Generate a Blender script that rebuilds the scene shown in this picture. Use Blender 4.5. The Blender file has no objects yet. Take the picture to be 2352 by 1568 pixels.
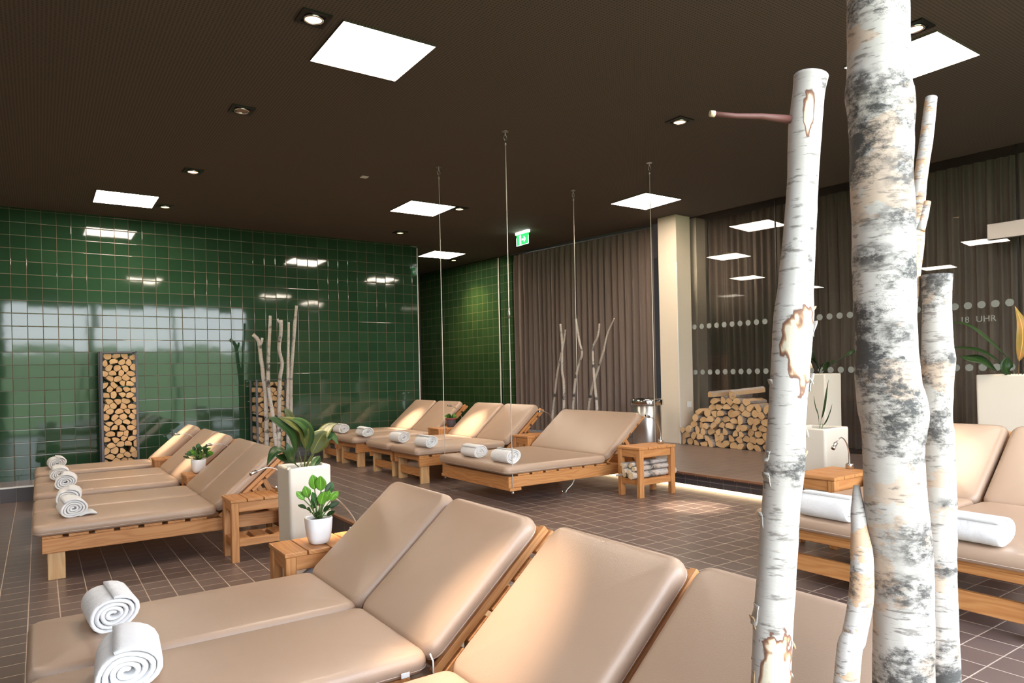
import bpy, math, random
from mathutils import Vector, Matrix, noise
PI = math.pi
sin, cos = math.sin, math.cos
S = bpy.context.scene
COL = S.collection

# ------------------------------------------------------------------ camera
YAW, ROLL, FPX = math.radians(34.45), math.radians(1.22), 1586.3
cd = bpy.data.cameras.new('camera')
cd.sensor_width = 36.0
cd.lens = 36.0 * FPX / 2352.0
cd.shift_y = 72.2 / 2352.0
cd.clip_start = 0.05
cam = bpy.data.objects.new('camera', cd)
COL.objects.link(cam)
_f = Vector((sin(YAW), cos(YAW), 0)); _r = Vector((cos(YAW), -sin(YAW), 0)); _u = Vector((0, 0, 1))
_r2 = _r * cos(ROLL) - _u * sin(ROLL); _u2 = _r * sin(ROLL) + _u * cos(ROLL)
cam.matrix_world = Matrix(((_r2.x, _u2.x, -_f.x, 0), (_r2.y, _u2.y, -_f.y, 0), (_r2.z, _u2.z, -_f.z, 1.314), (0, 0, 0, 1)))
S.camera = cam

# ------------------------------------------------------------------ world, exposure
S.view_settings.view_transform = 'Standard'
S.view_settings.look = 'None'
S.view_settings.gamma = 1.0
S.view_settings.use_curve_mapping = False
S.view_settings.exposure = 1.0
W = bpy.data.worlds.new('overcast_sky'); S.world = W; W.use_nodes = True
wn, wl = W.node_tree.nodes, W.node_tree.links
bg = wn['Background']
tc = wn.new('ShaderNodeTexCoord'); sep = wn.new('ShaderNodeSeparateXYZ'); rp = wn.new('ShaderNodeValToRGB')
wl.new(tc.outputs['Generated'], sep.inputs[0]); wl.new(sep.outputs['Z'], rp.inputs[0]); wl.new(rp.outputs[0], bg.inputs[0])
rp.color_ramp.elements[0].color = (0.92, 0.96, 1.0, 1); rp.color_ramp.elements[0].position = 0.0
rp.color_ramp.elements[1].color = (0.74, 0.84, 1.0, 1); rp.color_ramp.elements[1].position = 0.6
bg.inputs[1].default_value = 6.3
PANEL_E, SPOT_W, LED_E = 22.0, 45.0, 2.4
WARM = (1.0, 0.80, 0.60)

# heights: lower floor 0, raised floor .17, platform .32, ceiling 3.389
Z1, Z2, ZC, YW = 0.17, 0.32, 3.389, 9.997

# ------------------------------------------------------------------ node helpers
def mat(name, rough=0.5, color=(.8, .8, .8), metal=0.0, spec=0.5):
    m = bpy.data.materials.new(name); m.use_nodes = True
    b = m.node_tree.nodes['Principled BSDF']
    b.inputs['Base Color'].default_value = (*color, 1); b.inputs['Roughness'].default_value = rough
    b.inputs['Metallic'].default_value = metal; b.inputs['Specular IOR Level'].default_value = spec
    return m
class NG:
    def __init__(s, m): s.n = m.node_tree.nodes; s.l = m.node_tree.links; s.b = s.n.get('Principled BSDF')
    def new(s, t, **k):
        x = s.n.new(t)
        for a, v in k.items(): setattr(x, a, v)
        return x
    def math(s, op, a, b=None, c=None):
        x = s.new('ShaderNodeMath', operation=op)
        for i, v in enumerate((a, b, c)):
            if v is None: continue
            if isinstance(v, (int, float)): x.inputs[i].default_value = v
            else: s.l.new(v, x.inputs[i])
        return x.outputs[0]
    def ramp(s, fac, stops):
        x = s.new('ShaderNodeValToRGB'); e = x.color_ramp.elements
        while len(e) < len(stops): e.new(0.5)
        for i, (p, c) in enumerate(stops): e[i].position = p; e[i].color = (*c, 1) if len(c) == 3 else c
        s.l.new(fac, x.inputs[0]); return x.outputs[0]
    def mix(s, fac, a, b):
        x = s.new('ShaderNodeMix', data_type='RGBA')
        for i, v in ((0, fac), (6, a), (7, b)):
            if isinstance(v, (int, float)): x.inputs[i].default_value = v
            elif isinstance(v, tuple): x.inputs[i].default_value = (*v, 1)
            else: s.l.new(v, x.inputs[i])
        return x.outputs[2]
    def noise(s, vec, scale, detail=3, rough=.5, dist=0):
        x = s.new('ShaderNodeTexNoise'); x.inputs['Scale'].default_value = scale; x.inputs['Detail'].default_value = detail
        x.inputs['Roughness'].default_value = rough; x.inputs['Distortion'].default_value = dist
        if vec is not None: s.l.new(vec, x.inputs['Vector'])
        return x.outputs[0]
    def coords(s, kind='Object'):
        return s.new('ShaderNodeTexCoord').outputs[kind]
    def mapping(s, vec, scale=(1, 1, 1), loc=(0, 0, 0), rot=(0, 0, 0)):
        x = s.new('ShaderNodeMapping'); x.inputs['Scale'].default_value = scale; x.inputs['Location'].default_value = loc
        x.inputs['Rotation'].default_value = rot; s.l.new(vec, x.inputs[0]); return x.outputs[0]
    def bump(s, h, strength=.3, dist=.01, normal=None):
        x = s.new('ShaderNodeBump'); x.inputs['Strength'].default_value = strength; x.inputs['Distance'].default_value = dist
        s.l.new(h, x.inputs['Height'])
        if normal is not None: s.l.new(normal, x.inputs['Normal'])
        s.l.new(x.outputs[0], s.b.inputs['Normal']); return x.outputs[0]
    def set(s, name, v): s.l.new(v, s.b.inputs[name])

def tile_mat(name, ax, px, py, ox, oy, g, base_stops, grout, rough, wobble, bump=.35, rgrout=.8, vary_rough=None):
    """ceramic tiles in the plane of axes ax (e.g. 'XZ'), pitch px,py; each tile sits a hair out of true"""
    m = mat(name, rough); q = NG(m)
    pos = q.new('ShaderNodeNewGeometry').outputs['Position']
    sp = q.new('ShaderNodeSeparateXYZ'); q.l.new(pos, sp.inputs[0])
    u = q.math('DIVIDE', q.math('SUBTRACT', sp.outputs[ax[0]], ox), px)
    v = q.math('DIVIDE', q.math('SUBTRACT', sp.outputs[ax[1]], oy), py)
    fu, fv = q.math('FLOOR', u), q.math('FLOOR', v)
    def edge(t, f, pitch):
        fr = q.math('SUBTRACT', t, f)
        d = q.math('MINIMUM', fr, q.math('SUBTRACT', 1.0, fr))
        return q.math('MULTIPLY', d, pitch)
    e = q.math('MINIMUM', edge(u, fu, px), edge(v, fv, py))
    gm = q.new('ShaderNodeMapRange'); gm.inputs['From Min'].default_value = g * .75; gm.inputs['From Max'].default_value = g * 1.25
    gm.inputs['To Min'].default_value = 1; gm.inputs['To Max'].default_value = 0; q.l.new(e, gm.inputs[0])
    cid = q.new('ShaderNodeCombineXYZ'); q.l.new(fu, cid.inputs[0]); q.l.new(fv, cid.inputs[1])
    wn_ = q.new('ShaderNodeTexWhiteNoise'); q.l.new(cid.outputs[0], wn_.inputs['Vector'])
    col = q.ramp(wn_.outputs['Value'], base_stops)
    ns = q.noise(pos, 14, 3)
    col = q.mix(q.math('MULTIPLY', ns, .25), col, tuple(c * .6 for c in base_stops[0][1][:3]))
    q.set('Base Color', q.mix(gm.outputs[0], col, grout))
    rr = q.math('ADD', q.math('MULTIPLY', gm.outputs[0], rgrout - rough), rough)
    q.set('Roughness', rr)
    # per tile tilt + slight undulation of the glaze
    vm = q.new('ShaderNodeVectorMath', operation='SUBTRACT'); q.l.new(wn_.outputs['Color'], vm.inputs[0]); vm.inputs[1].default_value = (.5, .5, .5)
    vs = q.new('ShaderNodeVectorMath', operation='SCALE'); q.l.new(vm.outputs[0], vs.inputs[0]); vs.inputs['Scale'].default_value = wobble
    va = q.new('ShaderNodeVectorMath', operation='ADD'); q.l.new(q.new('ShaderNodeNewGeometry').outputs['Normal'], va.inputs[0]); q.l.new(vs.outputs[0], va.inputs[1])
    vn = q.new('ShaderNodeVectorMath', operation='NORMALIZE'); q.l.new(va.outputs[0], vn.inputs[0])
    mr = q.new('ShaderNodeMapRange'); mr.inputs['From Min'].default_value = 0; mr.inputs['From Max'].default_value = g * 2.6; q.l.new(e, mr.inputs[0])
    h = q.math('ADD', q.math('MULTIPLY', mr.outputs[0], 1.0), q.math('MULTIPLY', q.noise(pos, 9, 1), .25))
    q.bump(h, bump, .0025, vn.outputs[0])
    return m

M = {}
M['green'] = tile_mat('green_glazed_tile', 'XZ', .153, .153, -.247, 0, .0022,
    [(0, (.020, .056, .028)), (.5, (.024, .066, .033)), (1, (.029, .075, .038))], (.15, .095, .062), .05, .0065, .25)
M['green_y'] = tile_mat('green_glazed_tile_side', 'YZ', .153, .153, 10.0, 0, .0022,
    [(0, (.020, .052, .020)), (.5, (.025, .060, .023)), (1, (.030, .068, .026))], (.13, .10, .05), .10, .012, .25)
fl = [(0, (.138, .097, .086)), (.5, (.152, .108, .096)), (1, (.166, .119, .106))]
M['floor'] = tile_mat('floor_tile', 'XY', .15, .15, .08, .098, .0026, fl, (.50, .40, .32), .30, .006, .2, .6)
M['kick'] = tile_mat('dark_step_tile', 'XZ', .15, .30, .08, -.05, .0022, [(0, (.075, .068, .074)), (.5, (.085, .077, .082)), (1, (.095, .086, .09))], (.24, .21, .19), .4, .004, .2)
M['kick_y'] = tile_mat('dark_step_tile_side', 'YZ', .15, .30, .098, -.05, .0022, [(0, (.075, .068, .074)), (.5, (.085, .077, .082)), (1, (.095, .086, .09))], (.24, .21, .19), .4, .004, .2)

def ceiling_mat():
    m = mat('perforated_acoustic_ceiling', .85); q = NG(m)
    pos = q.new('ShaderNodeNewGeometry').outputs['Position']
    sp = q.new('ShaderNodeSeparateXYZ'); q.l.new(pos, sp.inputs[0])
    def fr(o):
        t = q.math('FRACT', q.math('MULTIPLY', o, 1 / .021)); return q.math('SUBTRACT', t, .5)
    a, b = fr(sp.outputs[0]), fr(sp.outputs[1])
    d = q.math('SQRT', q.math('ADD', q.math('MULTIPLY', a, a), q.math('MULTIPLY', b, b)))
    k = q.math('LESS_THAN', d, .30)
    q.set('Base Color', q.mix(k, (.115, .083, .064), (.055, .040, .031)))
    return m
M['ceiling'] = ceiling_mat()
M['dark_wall'] = mat('dark_back_wall', .8, (.03, .022, .018))
M['plaster'] = mat('warm_white_plaster', .75, (.62, .57, .50))
M['render_white'] = mat('cream_painted_column', .6, (.72, .62, .50))
M['beige_wall'] = mat('beige_wall', .8, (.35, .28, .22))

def wood_mat(name, c0, c1, c2):
    m = mat(name, .48); q = NG(m)
    uv = q.coords('UV')
    w = q.noise(q.mapping(uv, (1.2, 7, 1)), 1.6, 2, .5)
    d = q.math('MULTIPLY', w, 4.5)
    sp = q.new('ShaderNodeSeparateXYZ'); q.l.new(uv, sp.inputs[0])
    ring = q.math('SINE', q.math('MULTIPLY', q.math('ADD', q.math('MULTIPLY', sp.outputs[1], 26), d), 7.0))
    fine = q.noise(q.mapping(uv, (4, 240, 1)), 1, 3, .6)
    f = q.math('ADD', q.math('MULTIPLY', ring, .12), q.math('ADD', q.math('MULTIPLY', fine, .45), .28))
    q.set('Base Color', q.ramp(f, [(0.1, c0), (.5, c1), (.9, c2)]))
    q.bump(fine, .15, .002)
    return m
M['wood'] = wood_mat('oiled_larch_wood', (.31, .110, .030), (.49, .215, .070), (.61, .32, .125))
M['wood_light'] = wood_mat('pale_larch_wood', (.46, .24, .09), (.62, .37, .17), (.70, .47, .25))

def leather():
    m = mat('taupe_leatherette', .38, (.385, .268, .195)); q = NG(m)
    o = q.coords('Object')
    vz = q.new('ShaderNodeTexVoronoi'); vz.inputs['Scale'].default_value = 420; q.l.new(o, vz.inputs['Vector'])
    q.set('Base Color', q.mix(q.noise(o, 3, 2), (.40, .275, .195), (.435, .305, .22)))
    q.bump(q.math('ADD', q.math('MULTIPLY', vz.outputs['Distance'], .25), q.math('MULTIPLY', q.noise(o, 5, 2), 1.2)), .25, .004)
    return m
M['leather'] = leather()
M['seam'] = mat('cream_stitching', .7, (.62, .50, .42))
def towel():
    m = mat('white_terry', .95, (.80, .79, .785)); q = NG(m); o = q.coords('Object')
    q.b.inputs['Sheen Weight'].default_value = .4
    q.bump(q.math('ADD', q.noise(o, 260, 3, .7), q.math('MULTIPLY', q.noise(o, 22, 2), 3)), .5, .006)
    return m
M['towel'] = towel()
M['chrome'] = mat('brushed_steel', .28, (.62, .60, .58), 1.0)
M['steel'] = mat('polished_steel', .12, (.75, .73, .70), 1.0)
M['iron'] = mat('grey_painted_steel', .5, (.10, .10, .115), .3)
M['trim'] = mat('light_metal_trim', .3, (.86, .84, .80), .15)
M['nosing'] = mat('copper_brown_nosing', .35, (.36, .19, .11), .3)
M['black'] = mat('black_housing', .5, (.012, .010, .009))
M['cream'] = mat('cream_matt_planter', .55, (.74, .68, .58))
M['ceramic'] = mat('white_glazed_pot', .25, (.84, .84, .84))
M['pot_grey'] = mat('slate_grey_pot', .6, (.075, .075, .095))
M['pot_red'] = mat('dusky_red_rim', .6, (.20, .045, .045))
M['soil'] = mat('dark_soil', .95, (.035, .022, .015))
M['white_plastic'] = mat('white_plastic', .4, (.8, .8, .78))
M['wire'] = mat('steel_cable', .4, (.74, .70, .62), .15)
M['bag'] = mat('clear_plastic', .2, (.55, .62, .72))

def leaf_mat(name, a, b, rough=.42):
    m = mat(name, rough); q = NG(m)
    uv = q.coords('UV'); sp = q.new('ShaderNodeSeparateXYZ'); q.l.new(uv, sp.inputs[0])
    rib = q.math('ABSOLUTE', q.math('SUBTRACT', sp.outputs[1], .5))
    vein = q.math('SINE', q.math('MULTIPLY', sp.outputs[1], 120))
    c = q.mix(q.noise(q.coords('Object'), 9, 2), a, b)
    c = q.mix(q.math('LESS_THAN', rib, .025), c, tuple(min(1, v * 1.9) for v in b))
    q.set('Base Color', c)
    q.bump(vein, .12, .002); q.b.inputs['Specular IOR Level'].default_value = .35
    return m
M['leaf_dark'] = leaf_mat('dark_green_leaf', (.010, .030, .007), (.026, .060, .012))
M['leaf_olive'] = leaf_mat('olive_green_leaf', (.035, .050, .008), (.085, .085, .018))
M['leaf_bright'] = leaf_mat('bright_green_leaf', (.06, .19, .018), (.15, .33, .035), .25)
M['leaf_mid'] = leaf_mat('mid_green_leaf', (.022, .075, .022), (.05, .13, .035))
M['leaf_brown'] = leaf_mat('browning_leaf', (.10, .16, .02), (.55, .22, .07))
M['stem'] = mat('green_stem', .5, (.10, .17, .04))

def emis(name, color, e):
    m = bpy.data.materials.new(name); m.use_nodes = True; n = m.node_tree.nodes; n.clear()
    em = n.new('ShaderNodeEmission'); em.inputs[0].default_value = (*color, 1); em.inputs[1].default_value = e
    o = n.new('ShaderNodeOutputMaterial'); m.node_tree.links.new(em.outputs[0], o.inputs[0]); return m
M['panel'] = emis('light_panel_diffuser', (1.0, .86, .70), PANEL_E)
M['bulb'] = emis('halogen_glow', (1.0, .62, .30), 3.0)
M['led'] = emis('warm_led_strip', (1.0, .72, .42), LED_E)
M['exit_white'] = emis('exit_sign_white', (.9, 1.0, .9), 3.0)
M['exit_green'] = emis('exit_sign_green', (.03, .55, .10), 1.3)

def glass_mat(name, tint=(.95, .96, .95)):
    m = bpy.data.materials.new(name); m.use_nodes = True; n = m.node_tree.nodes; l = m.node_tree.links; n.clear()
    t = n.new('ShaderNodeBsdfTransparent'); t.inputs[0].default_value = (*tint, 1)
    g = n.new('ShaderNodeBsdfGlossy'); g.inputs['Roughness'].default_value = 0.0
    f = n.new('ShaderNodeFresnel'); f.inputs[0].default_value = 1.5
    mx = n.new('ShaderNodeMixShader'); o = n.new('ShaderNodeOutputMaterial')
    l.new(f.outputs[0], mx.inputs[0]); l.new(t.outputs[0], mx.inputs[1]); l.new(g.outputs[0], mx.inputs[2]); l.new(mx.outputs[0], o.inputs[0])
    return m
M['glass'] = glass_mat('clear_partition_glass')
M['dot'] = mat('frosted_dot', .6, (.26, .28, .26))
def curtain_mat(a=(.21, .145, .115), b=(.13, .105, .095)):
    m = mat('brown_grey_sheer_curtain', .9); q = NG(m)
    o = q.coords('Object')
    c = q.mix(q.noise(q.mapping(o, (3, 3, .15)), 4, 2), a, b)
    q.set('Base Color', c)
    q.b.inputs['Sheen Weight'].default_value = .3
    return m
M['curtain'] = curtain_mat()
M['curtain_lightened'] = curtain_mat((.30, .225, .18), (.20, .165, .145))  # same cloth, colour lightened to make up for missing light behind the glass

def bark(name, k=1.0, dark=.5, warm=.3):
    """white birch bark: fine horizontal lenticels and rough black patches"""
    m = mat(name, .7); q = NG(m)
    o = q.coords('Object')
    base = q.mix(q.noise(q.mapping(o, (6 * k, 6 * k, 3 * k)), 1, 3), (.58, .56, .54), (.40, .33, .27))
    base = q.mix(q.math('MULTIPLY', q.math('GREATER_THAN', q.noise(q.mapping(o, (9 * k, 9 * k, 14 * k)), 1.0, 4, .6), .63 - warm * .14), warm), base, (.52, .33, .20))
    len_ = q.noise(q.mapping(o, (26 * k, 26 * k, 150 * k)), 1, 4, .65)
    lm = q.ramp(len_, [(.555, (0, 0, 0)), (.65, (1, 1, 1))])
    base = q.mix(q.math('MULTIPLY', lm, .75), base, (.13, .105, .09))
    pl = q.noise(q.mapping(o, (4.5 * k, 4.5 * k, 8 * k), (3, 1, 2)), 1, 2, .5)
    pf = q.noise(q.mapping(o, (50 * k, 50 * k, 90 * k)), 1, 5, .75)
    pm = q.ramp(q.math('ADD', q.math('MULTIPLY', pl, 1.0), q.math('MULTIPLY', pf, .45)), [(.86 - dark * .12, (0, 0, 0)), (.96 - dark * .12, (1, 1, 1))])
    base = q.mix(pm, base, (.055, .05, .047))
    at = q.new('ShaderNodeAttribute', attribute_name='peel')
    pe = q.ramp(at.outputs['Fac'], [(.0, (0, 0, 0)), (.10, (0, 0, 0)), (.2, (1, 1, 1))])
    inner = q.ramp(at.outputs['Fac'], [(.16, (.12, .05, .03)), (.34, (.22, .10, .06)), (.42, (.40, .24, .13)), (.52, (.60, .52, .40))])
    q.set('Base Color', q.mix(pe, base, inner))
    at2 = q.new('ShaderNodeAttribute', attribute_name='knot')
    kn = q.math('MULTIPLY', at2.outputs['Fac'], q.ramp(pf, [(.40, (.25, .25, .25)), (.56, (1, 1, 1))]))
    q.set('Base Color', q.mix(kn, q.mix(pe, base, inner), (.07, .06, .055)))
    q.bump(q.math('ADD', q.math('MULTIPLY', pf, pm), q.math('MULTIPLY', len_, -.3)), .5, .004)
    return m
M['bark'] = bark('birch_bark', 1.0, .75, .5)
M['bark_clean'] = bark('smooth_birch_bark', 1.0, .05, .15)
M['bark_warm'] = bark('rusty_birch_bark', 1.6, .25, .95)
M['bark_pole'] = bark('thin_birch_bark', 1.3, .45, .4)
M['bark_twig'] = mat('red_brown_twig_bark', .6, (.13, .045, .035))
def end_mat(name, a, b):
    m = mat(name, .8); q = NG(m); o = q.coords('Object')
    rnd = q.new('ShaderNodeObjectInfo').outputs['Random']
    k = q.math('ADD', q.math('MULTIPLY', q.noise(o, 24, 4, .6), .7), q.math('MULTIPLY', rnd, .4))
    q.set('Base Color', q.mix(k, a, b)); return m
M['log_end'] = end_mat('fresh_cut_log_end', (.72, .50, .27), (.50, .30, .14))
M['log_split'] = end_mat('split_wood_face', (.62, .43, .25), (.42, .26, .14))
M['log_bark'] = end_mat('log_bark', (.50, .44, .40), (.12, .08, .06))
M['birch_end'] = end_mat('pale_birch_log_end', (.78, .64, .42), (.62, .46, .28))
M['field'] = end_mat('green_field', (.10, .17, .045), (.17, .22, .08))

# ------------------------------------------------------------------ mesh helpers
class MB:
    def __init__(s): s.v = []; s.f = []; s.m = []; s.uv = []; s.sm = []; s.at = {}
    def face(s, idx, mi=0, uv=None, sm=False):
        s.f.append(tuple(idx)); s.m.append(mi); s.uv.append(uv or [(0, 0)] * len(idx)); s.sm.append(sm)
    def box(s, x0, x1, y0, y1, z0, z1, mi=0, T=None):
        n = len(s.v); P = [(x, y, z) for z in (z0, z1) for y in (y0, y1) for x in (x0, x1)]
        L = (x1 - x0, y1 - y0, z1 - z0); a = max(range(3), key=lambda i: L[i]); rest = [i for i in range(3) if i != a]
        oy = random.random() * 9; ox = random.random() * 9
        def uvp(p): return (ox + p[a], oy + p[rest[0]] * .9 + p[rest[1]] * 1.1)
        F = [(0, 2, 3, 1), (4, 5, 7, 6), (0, 1, 5, 4), (2, 6, 7, 3), (0, 4, 6, 2), (1, 3, 7, 5)]
        for f in F: s.face([n + i for i in f], mi, [uvp(P[i]) for i in f])
        s.v += [tuple(T @ Vector(p)) if T else p for p in P]
        return s
    def tube(s, pts, r, seg=10, mi=0, caps=True, rad=None, sm=True):
        pts = [Vector(p) for p in pts]; n0 = len(s.v); ref = None; acc = 0
        for i, p in enumerate(pts):
            t = (pts[min(i + 1, len(pts) - 1)] - pts[max(i - 1, 0)]).normalized()
            if ref is None: ref = t.orthogonal().normalized()
            else: ref = (ref - t * ref.dot(t)).normalized()
            b = t.cross(ref); rr = rad[i] if rad else r
            for k in range(seg):
                a = 2 * PI * k / seg; s.v.append(tuple(p + ref * (rr * cos(a)) + b * (rr * sin(a))))
        for i in range(len(pts) - 1):
            L = (pts[i + 1] - pts[i]).length
            for k in range(seg):
                a = n0 + i * seg + k; b2 = n0 + i * seg + (k + 1) % seg
                s.face([a, b2, b2 + seg, a + seg], mi, [(acc, k / seg * .2), (acc, (k + 1) / seg * .2), (acc + L, (k + 1) / seg * .2), (acc + L, k / seg * .2)], sm)
            acc += L
        if caps:
            s.face([n0 + k for k in range(seg)][::-1], mi); e = n0 + (len(pts) - 1) * seg; s.face([e + k for k in range(seg)], mi)
        return s
    def lathe(s, prof, seg=24, mi=0, c=(0, 0, 0), sm=True, sq=0.0):
        n0 = len(s.v)
        for (r, z) in prof:
            for k in range(seg):
                a = 2 * PI * k / seg; q = 1.0
                if sq: q = 1.0 / max(abs(cos(a)) ** (2 + sq * 6) + abs(sin(a)) ** (2 + sq * 6), 1e-6) ** (1 / (2 + sq * 6))
                s.v.append((c[0] + r * q * cos(a), c[1] + r * q * sin(a), c[2] + z))
        for i in range(len(prof) - 1):
            for k in range(seg):
                a = n0 + i * seg + k; b = n0 + i * seg + (k + 1) % seg
                s.face([a, b, b + seg, a + seg], mi, None, sm)
        s.face([n0 + k for k in range(seg)][::-1], mi); e = n0 + (len(prof) - 1) * seg; s.face([e + k for k in range(seg)], mi)
        return s
    def prism(s, poly, y0, y1, mi=0, side=None, T=None, cap=None):
        """polygon in local XZ extruded along Y; side = material per edge"""
        n0 = len(s.v); n = len(poly)
        for y in (y0, y1):
            for (x, z) in poly:
                p = Vector((x, y, z)); s.v.append(tuple(T @ p) if T else tuple(p))
        cap = mi if cap is None else cap
        s.face([n0 + i for i in range(n)], cap); s.face([n0 + n + i for i in range(n)][::-1], cap)
        for i in range(n):
            j = (i + 1) % n
            s.face([n0 + j, n0 + i, n0 + n + i, n0 + n + j], side[i] if side else mi)
        return s
    def build(s, name, mats, parent=None):
        me = bpy.data.meshes.new(name); me.from_pydata(s.v, [], s.f)
        for k in (mats if isinstance(mats, (list, tuple)) else [mats]): me.materials.append(M[k])
        me.polygons.foreach_set('material_index', s.m); me.polygons.foreach_set('use_smooth', s.sm)
        uvl = me.uv_layers.new(name='UVMap'); flat = [c for f in s.uv for p in f for c in p]; uvl.data.foreach_set('uv', flat)
        for an, vals in s.at.items():
            at = me.attributes.new(an, 'FLOAT', 'POINT'); at.data.foreach_set('value', vals)
        me.update()
        o = bpy.data.objects.new(name, me); COL.objects.link(o)
        if parent is not None: o.parent = parent
        return o
def tag(o, label=None, cat=None, group=None, kind=None):
    for k, v in (('label', label), ('category', cat), ('group', group), ('kind', kind)):
        if v: o[k] = v
    return o
def empty(name, loc=(0, 0, 0), rz=0):
    o = bpy.data.objects.new(name, None); o.empty_display_size = .1; COL.objects.link(o); o.location = loc; o.rotation_euler = (0, 0, rz); return o
def bevel(o, w=.003, seg=1):
    b = o.modifiers.new('bevel', 'BEVEL'); b.width = w; b.segments = seg; b.limit_method = 'ANGLE'; return o
def kids(o): return [c for c in bpy.data.objects if c.parent == o]
def copy_tree(o, parent=None):
    c = o.copy(); COL.objects.link(c); c.parent = parent
    for ch in kids(o): copy_tree(ch, c)
    return c
def struct(name, mb, m): o = mb.build(name, m); o['kind'] = 'structure'; return o
BX = lambda *a: MB().box(*a)

# ------------------------------------------------------------------ room shell
GA, GB = Vector((7.36, 6.9)), Vector((7.72, 2.6))       # line of the glass partition
gt = (GB - GA).normalized(); gn = Vector((-gt.y, gt.x))  # gn points away from the room (+x)
if gn.x < 0: gn = -gn
def GP(s_, off=0): p = GA + gt * s_ + gn * off; return p.x, p.y
YN, XL = -0.95, -4.2                                     # window wall behind the camera, left wall
struct('floor', MB().box(XL, 2.02, YN, 9.43, -.1, 0), 'floor')
struct('floor_raised', MB().box(2.02, 5.17, YN, 10.0, -.1, Z1), 'floor')
struct('floor_platform', MB().box(5.14, 9.6, YN, 14.2, Z2 - .03, Z2), 'floor')
struct('floor_ledge', MB().box(XL, 2.02, 9.445, 10.0, -.1, Z1), 'floor')
struct('trim_1', MB().box(XL, 2.02, 9.43, 9.445, .155, Z1 + .003), 'trim')
struct('baseboard_back', MB().box(XL, 2.02, 9.438, 9.4449, 0, .155), 'kick')
struct('baseboard_step', MB().box(2.005, 2.0199, YN, 9.43, 0, .155), 'kick_y')
struct('trim_2', MB().box(2.0, 2.035, YN, 9.43, .155, Z1 + .003), 'nosing')
struct('baseboard_platform', MB().box(5.171, 5.2, YN, 10.0, Z1 + .03, Z2 - .03), 'kick_y')
struct('trim_3', MB().box(5.125, 5.14, YN, 10.0, Z2 - .016, Z2 + .002), 'nosing')
struct('floor_corridor', MB().box(5.056, 6.9, 10.0, 14.2, Z2 - .08, Z2), 'floor')
struct('baseboard_wall', MB().box(2.02, 5.056, 9.98, 9.996, Z1, Z1 + .13), 'kick')
struct('wall_back', MB().box(XL, 5.056, YW, YW + .2, 0, ZC), 'green')
struct('trim_4', MB().box(5.046, 5.062, YW - .006, YW + .006, Z1, ZC - .04), 'trim')
struct('wall_corridor_left', MB().box(4.9, 5.056, YW + .2, 14.2, 0, ZC), 'green_y')
# corridor wall on the right, slightly skew
mb = MB()
def skewwall(mb, a, b, z0, z1, th):
    a, b = Vector(a), Vector(b); d = (b - a).normalized(); n = Vector((-d.y, d.x)) * th
    P = [(a.x, a.y), (b.x, b.y), (b.x + n.x, b.y + n.y), (a.x + n.x, a.y + n.y)]
    i = len(mb.v); mb.v += [(x, y, z) for z in (z0, z1) for x, y in P]
    for f in ((3, 2, 1, 0), (4, 5, 6, 7), (0, 1, 5, 4), (1, 2, 6, 5), (2, 3, 7, 6), (3, 0, 4, 7)): mb.face([i + k for k in f])
    return mb
struct('wall_corridor_right', skewwall(MB(), (6.55, 12.85), (6.80, 10.29), Z2 - .02, ZC, .25), 'green_y')
struct('wall_corridor_end', MB().box(5.056, 6.9, 12.85, 13.0, Z2 - .02, ZC), 'dark_wall')
struct('wall_return', skewwall(MB(), (6.83, 10.27), (6.83, 9.90), Z2 - .02, ZC, .25), 'green_y')
struct('trim_5', MB().box(6.80, 6.815, 10.272, 10.29, Z2, ZC - .02), 'trim')
struct('ceiling', MB().box(XL, 9.6, YN - .2, 14.3, ZC, ZC + .15), 'ceiling')
struct('wall_left', MB().box(XL - .2, XL, YN, 10.2, -.1, ZC), 'beige_wall')
# far side of the next room, behind the curtains
struct('wall_right', MB().box(9.5, 9.6, YN, 14.2, 0, ZC), 'dark_wall')
# window wall behind the camera: opening from x=-0.72 to 5.05, floor to ceiling, with mullions
struct('wall_window_left', MB().box(XL, -.72, YN - .2, YN, -.1, ZC), 'beige_wall')
struct('wall_window_right', MB().box(5.1, 9.6, YN - .2, YN, -.1, ZC), 'beige_wall')
mb = MB()
for x in (-.72, 1.2, 3.1, 5.04): mb.box(x, x + .06, YN - .14, YN - .04, 0, ZC)
mb.box(-.66, 5.04, YN - .14, YN - .04, 0, .06); mb.box(-.66, 5.04, YN - .14, YN - .04, ZC - .12, ZC)
struct('window_1', mb, 'iron')
# rising field outside
mb = MB(); N = 24
for j in range(N + 1):
    for i in range(N + 1):
        x = -60 + 120 * i / N; y = YN - .5 - 70 * (j / N) ** 1.6
        d = -(y - YN)
        mb.v.append((x, y, -.25 + max(0, d - 8) * .085 + .35 * noise.noise(Vector((x * .1, y * .1, 0)))))
for j in range(N):
    for i in range(N):
        a = j * (N + 1) + i; mb.face([a, a + N + 1, a + N + 2, a + 1], 0, None, True)
struct('ground', mb, 'field')

# ------------------------------------------------------------------ column, curtains, glass partition
mb = skewwall(MB(), (7.04, 6.66), (7.06, 6.35), Z2, ZC, .30)
o = tag(mb.build('column', 'render_white'), kind='structure'); bevel(o, .004)
mb = MB().box(7.052, 7.064, 6.34, 6.352, Z2, 2.75); struct('trim_6', mb, 'trim')
mb = skewwall(MB(), (7.44, 6.66), (7.46, 6.35), Z2, ZC, .20)
tag(mb.build('column_behind_glass', 'render_white'), kind='structure')
struct('socket_plate', MB().box(7.2, 7.28, 6.333, 6.345, .80, .88), 'white_plastic')

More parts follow.
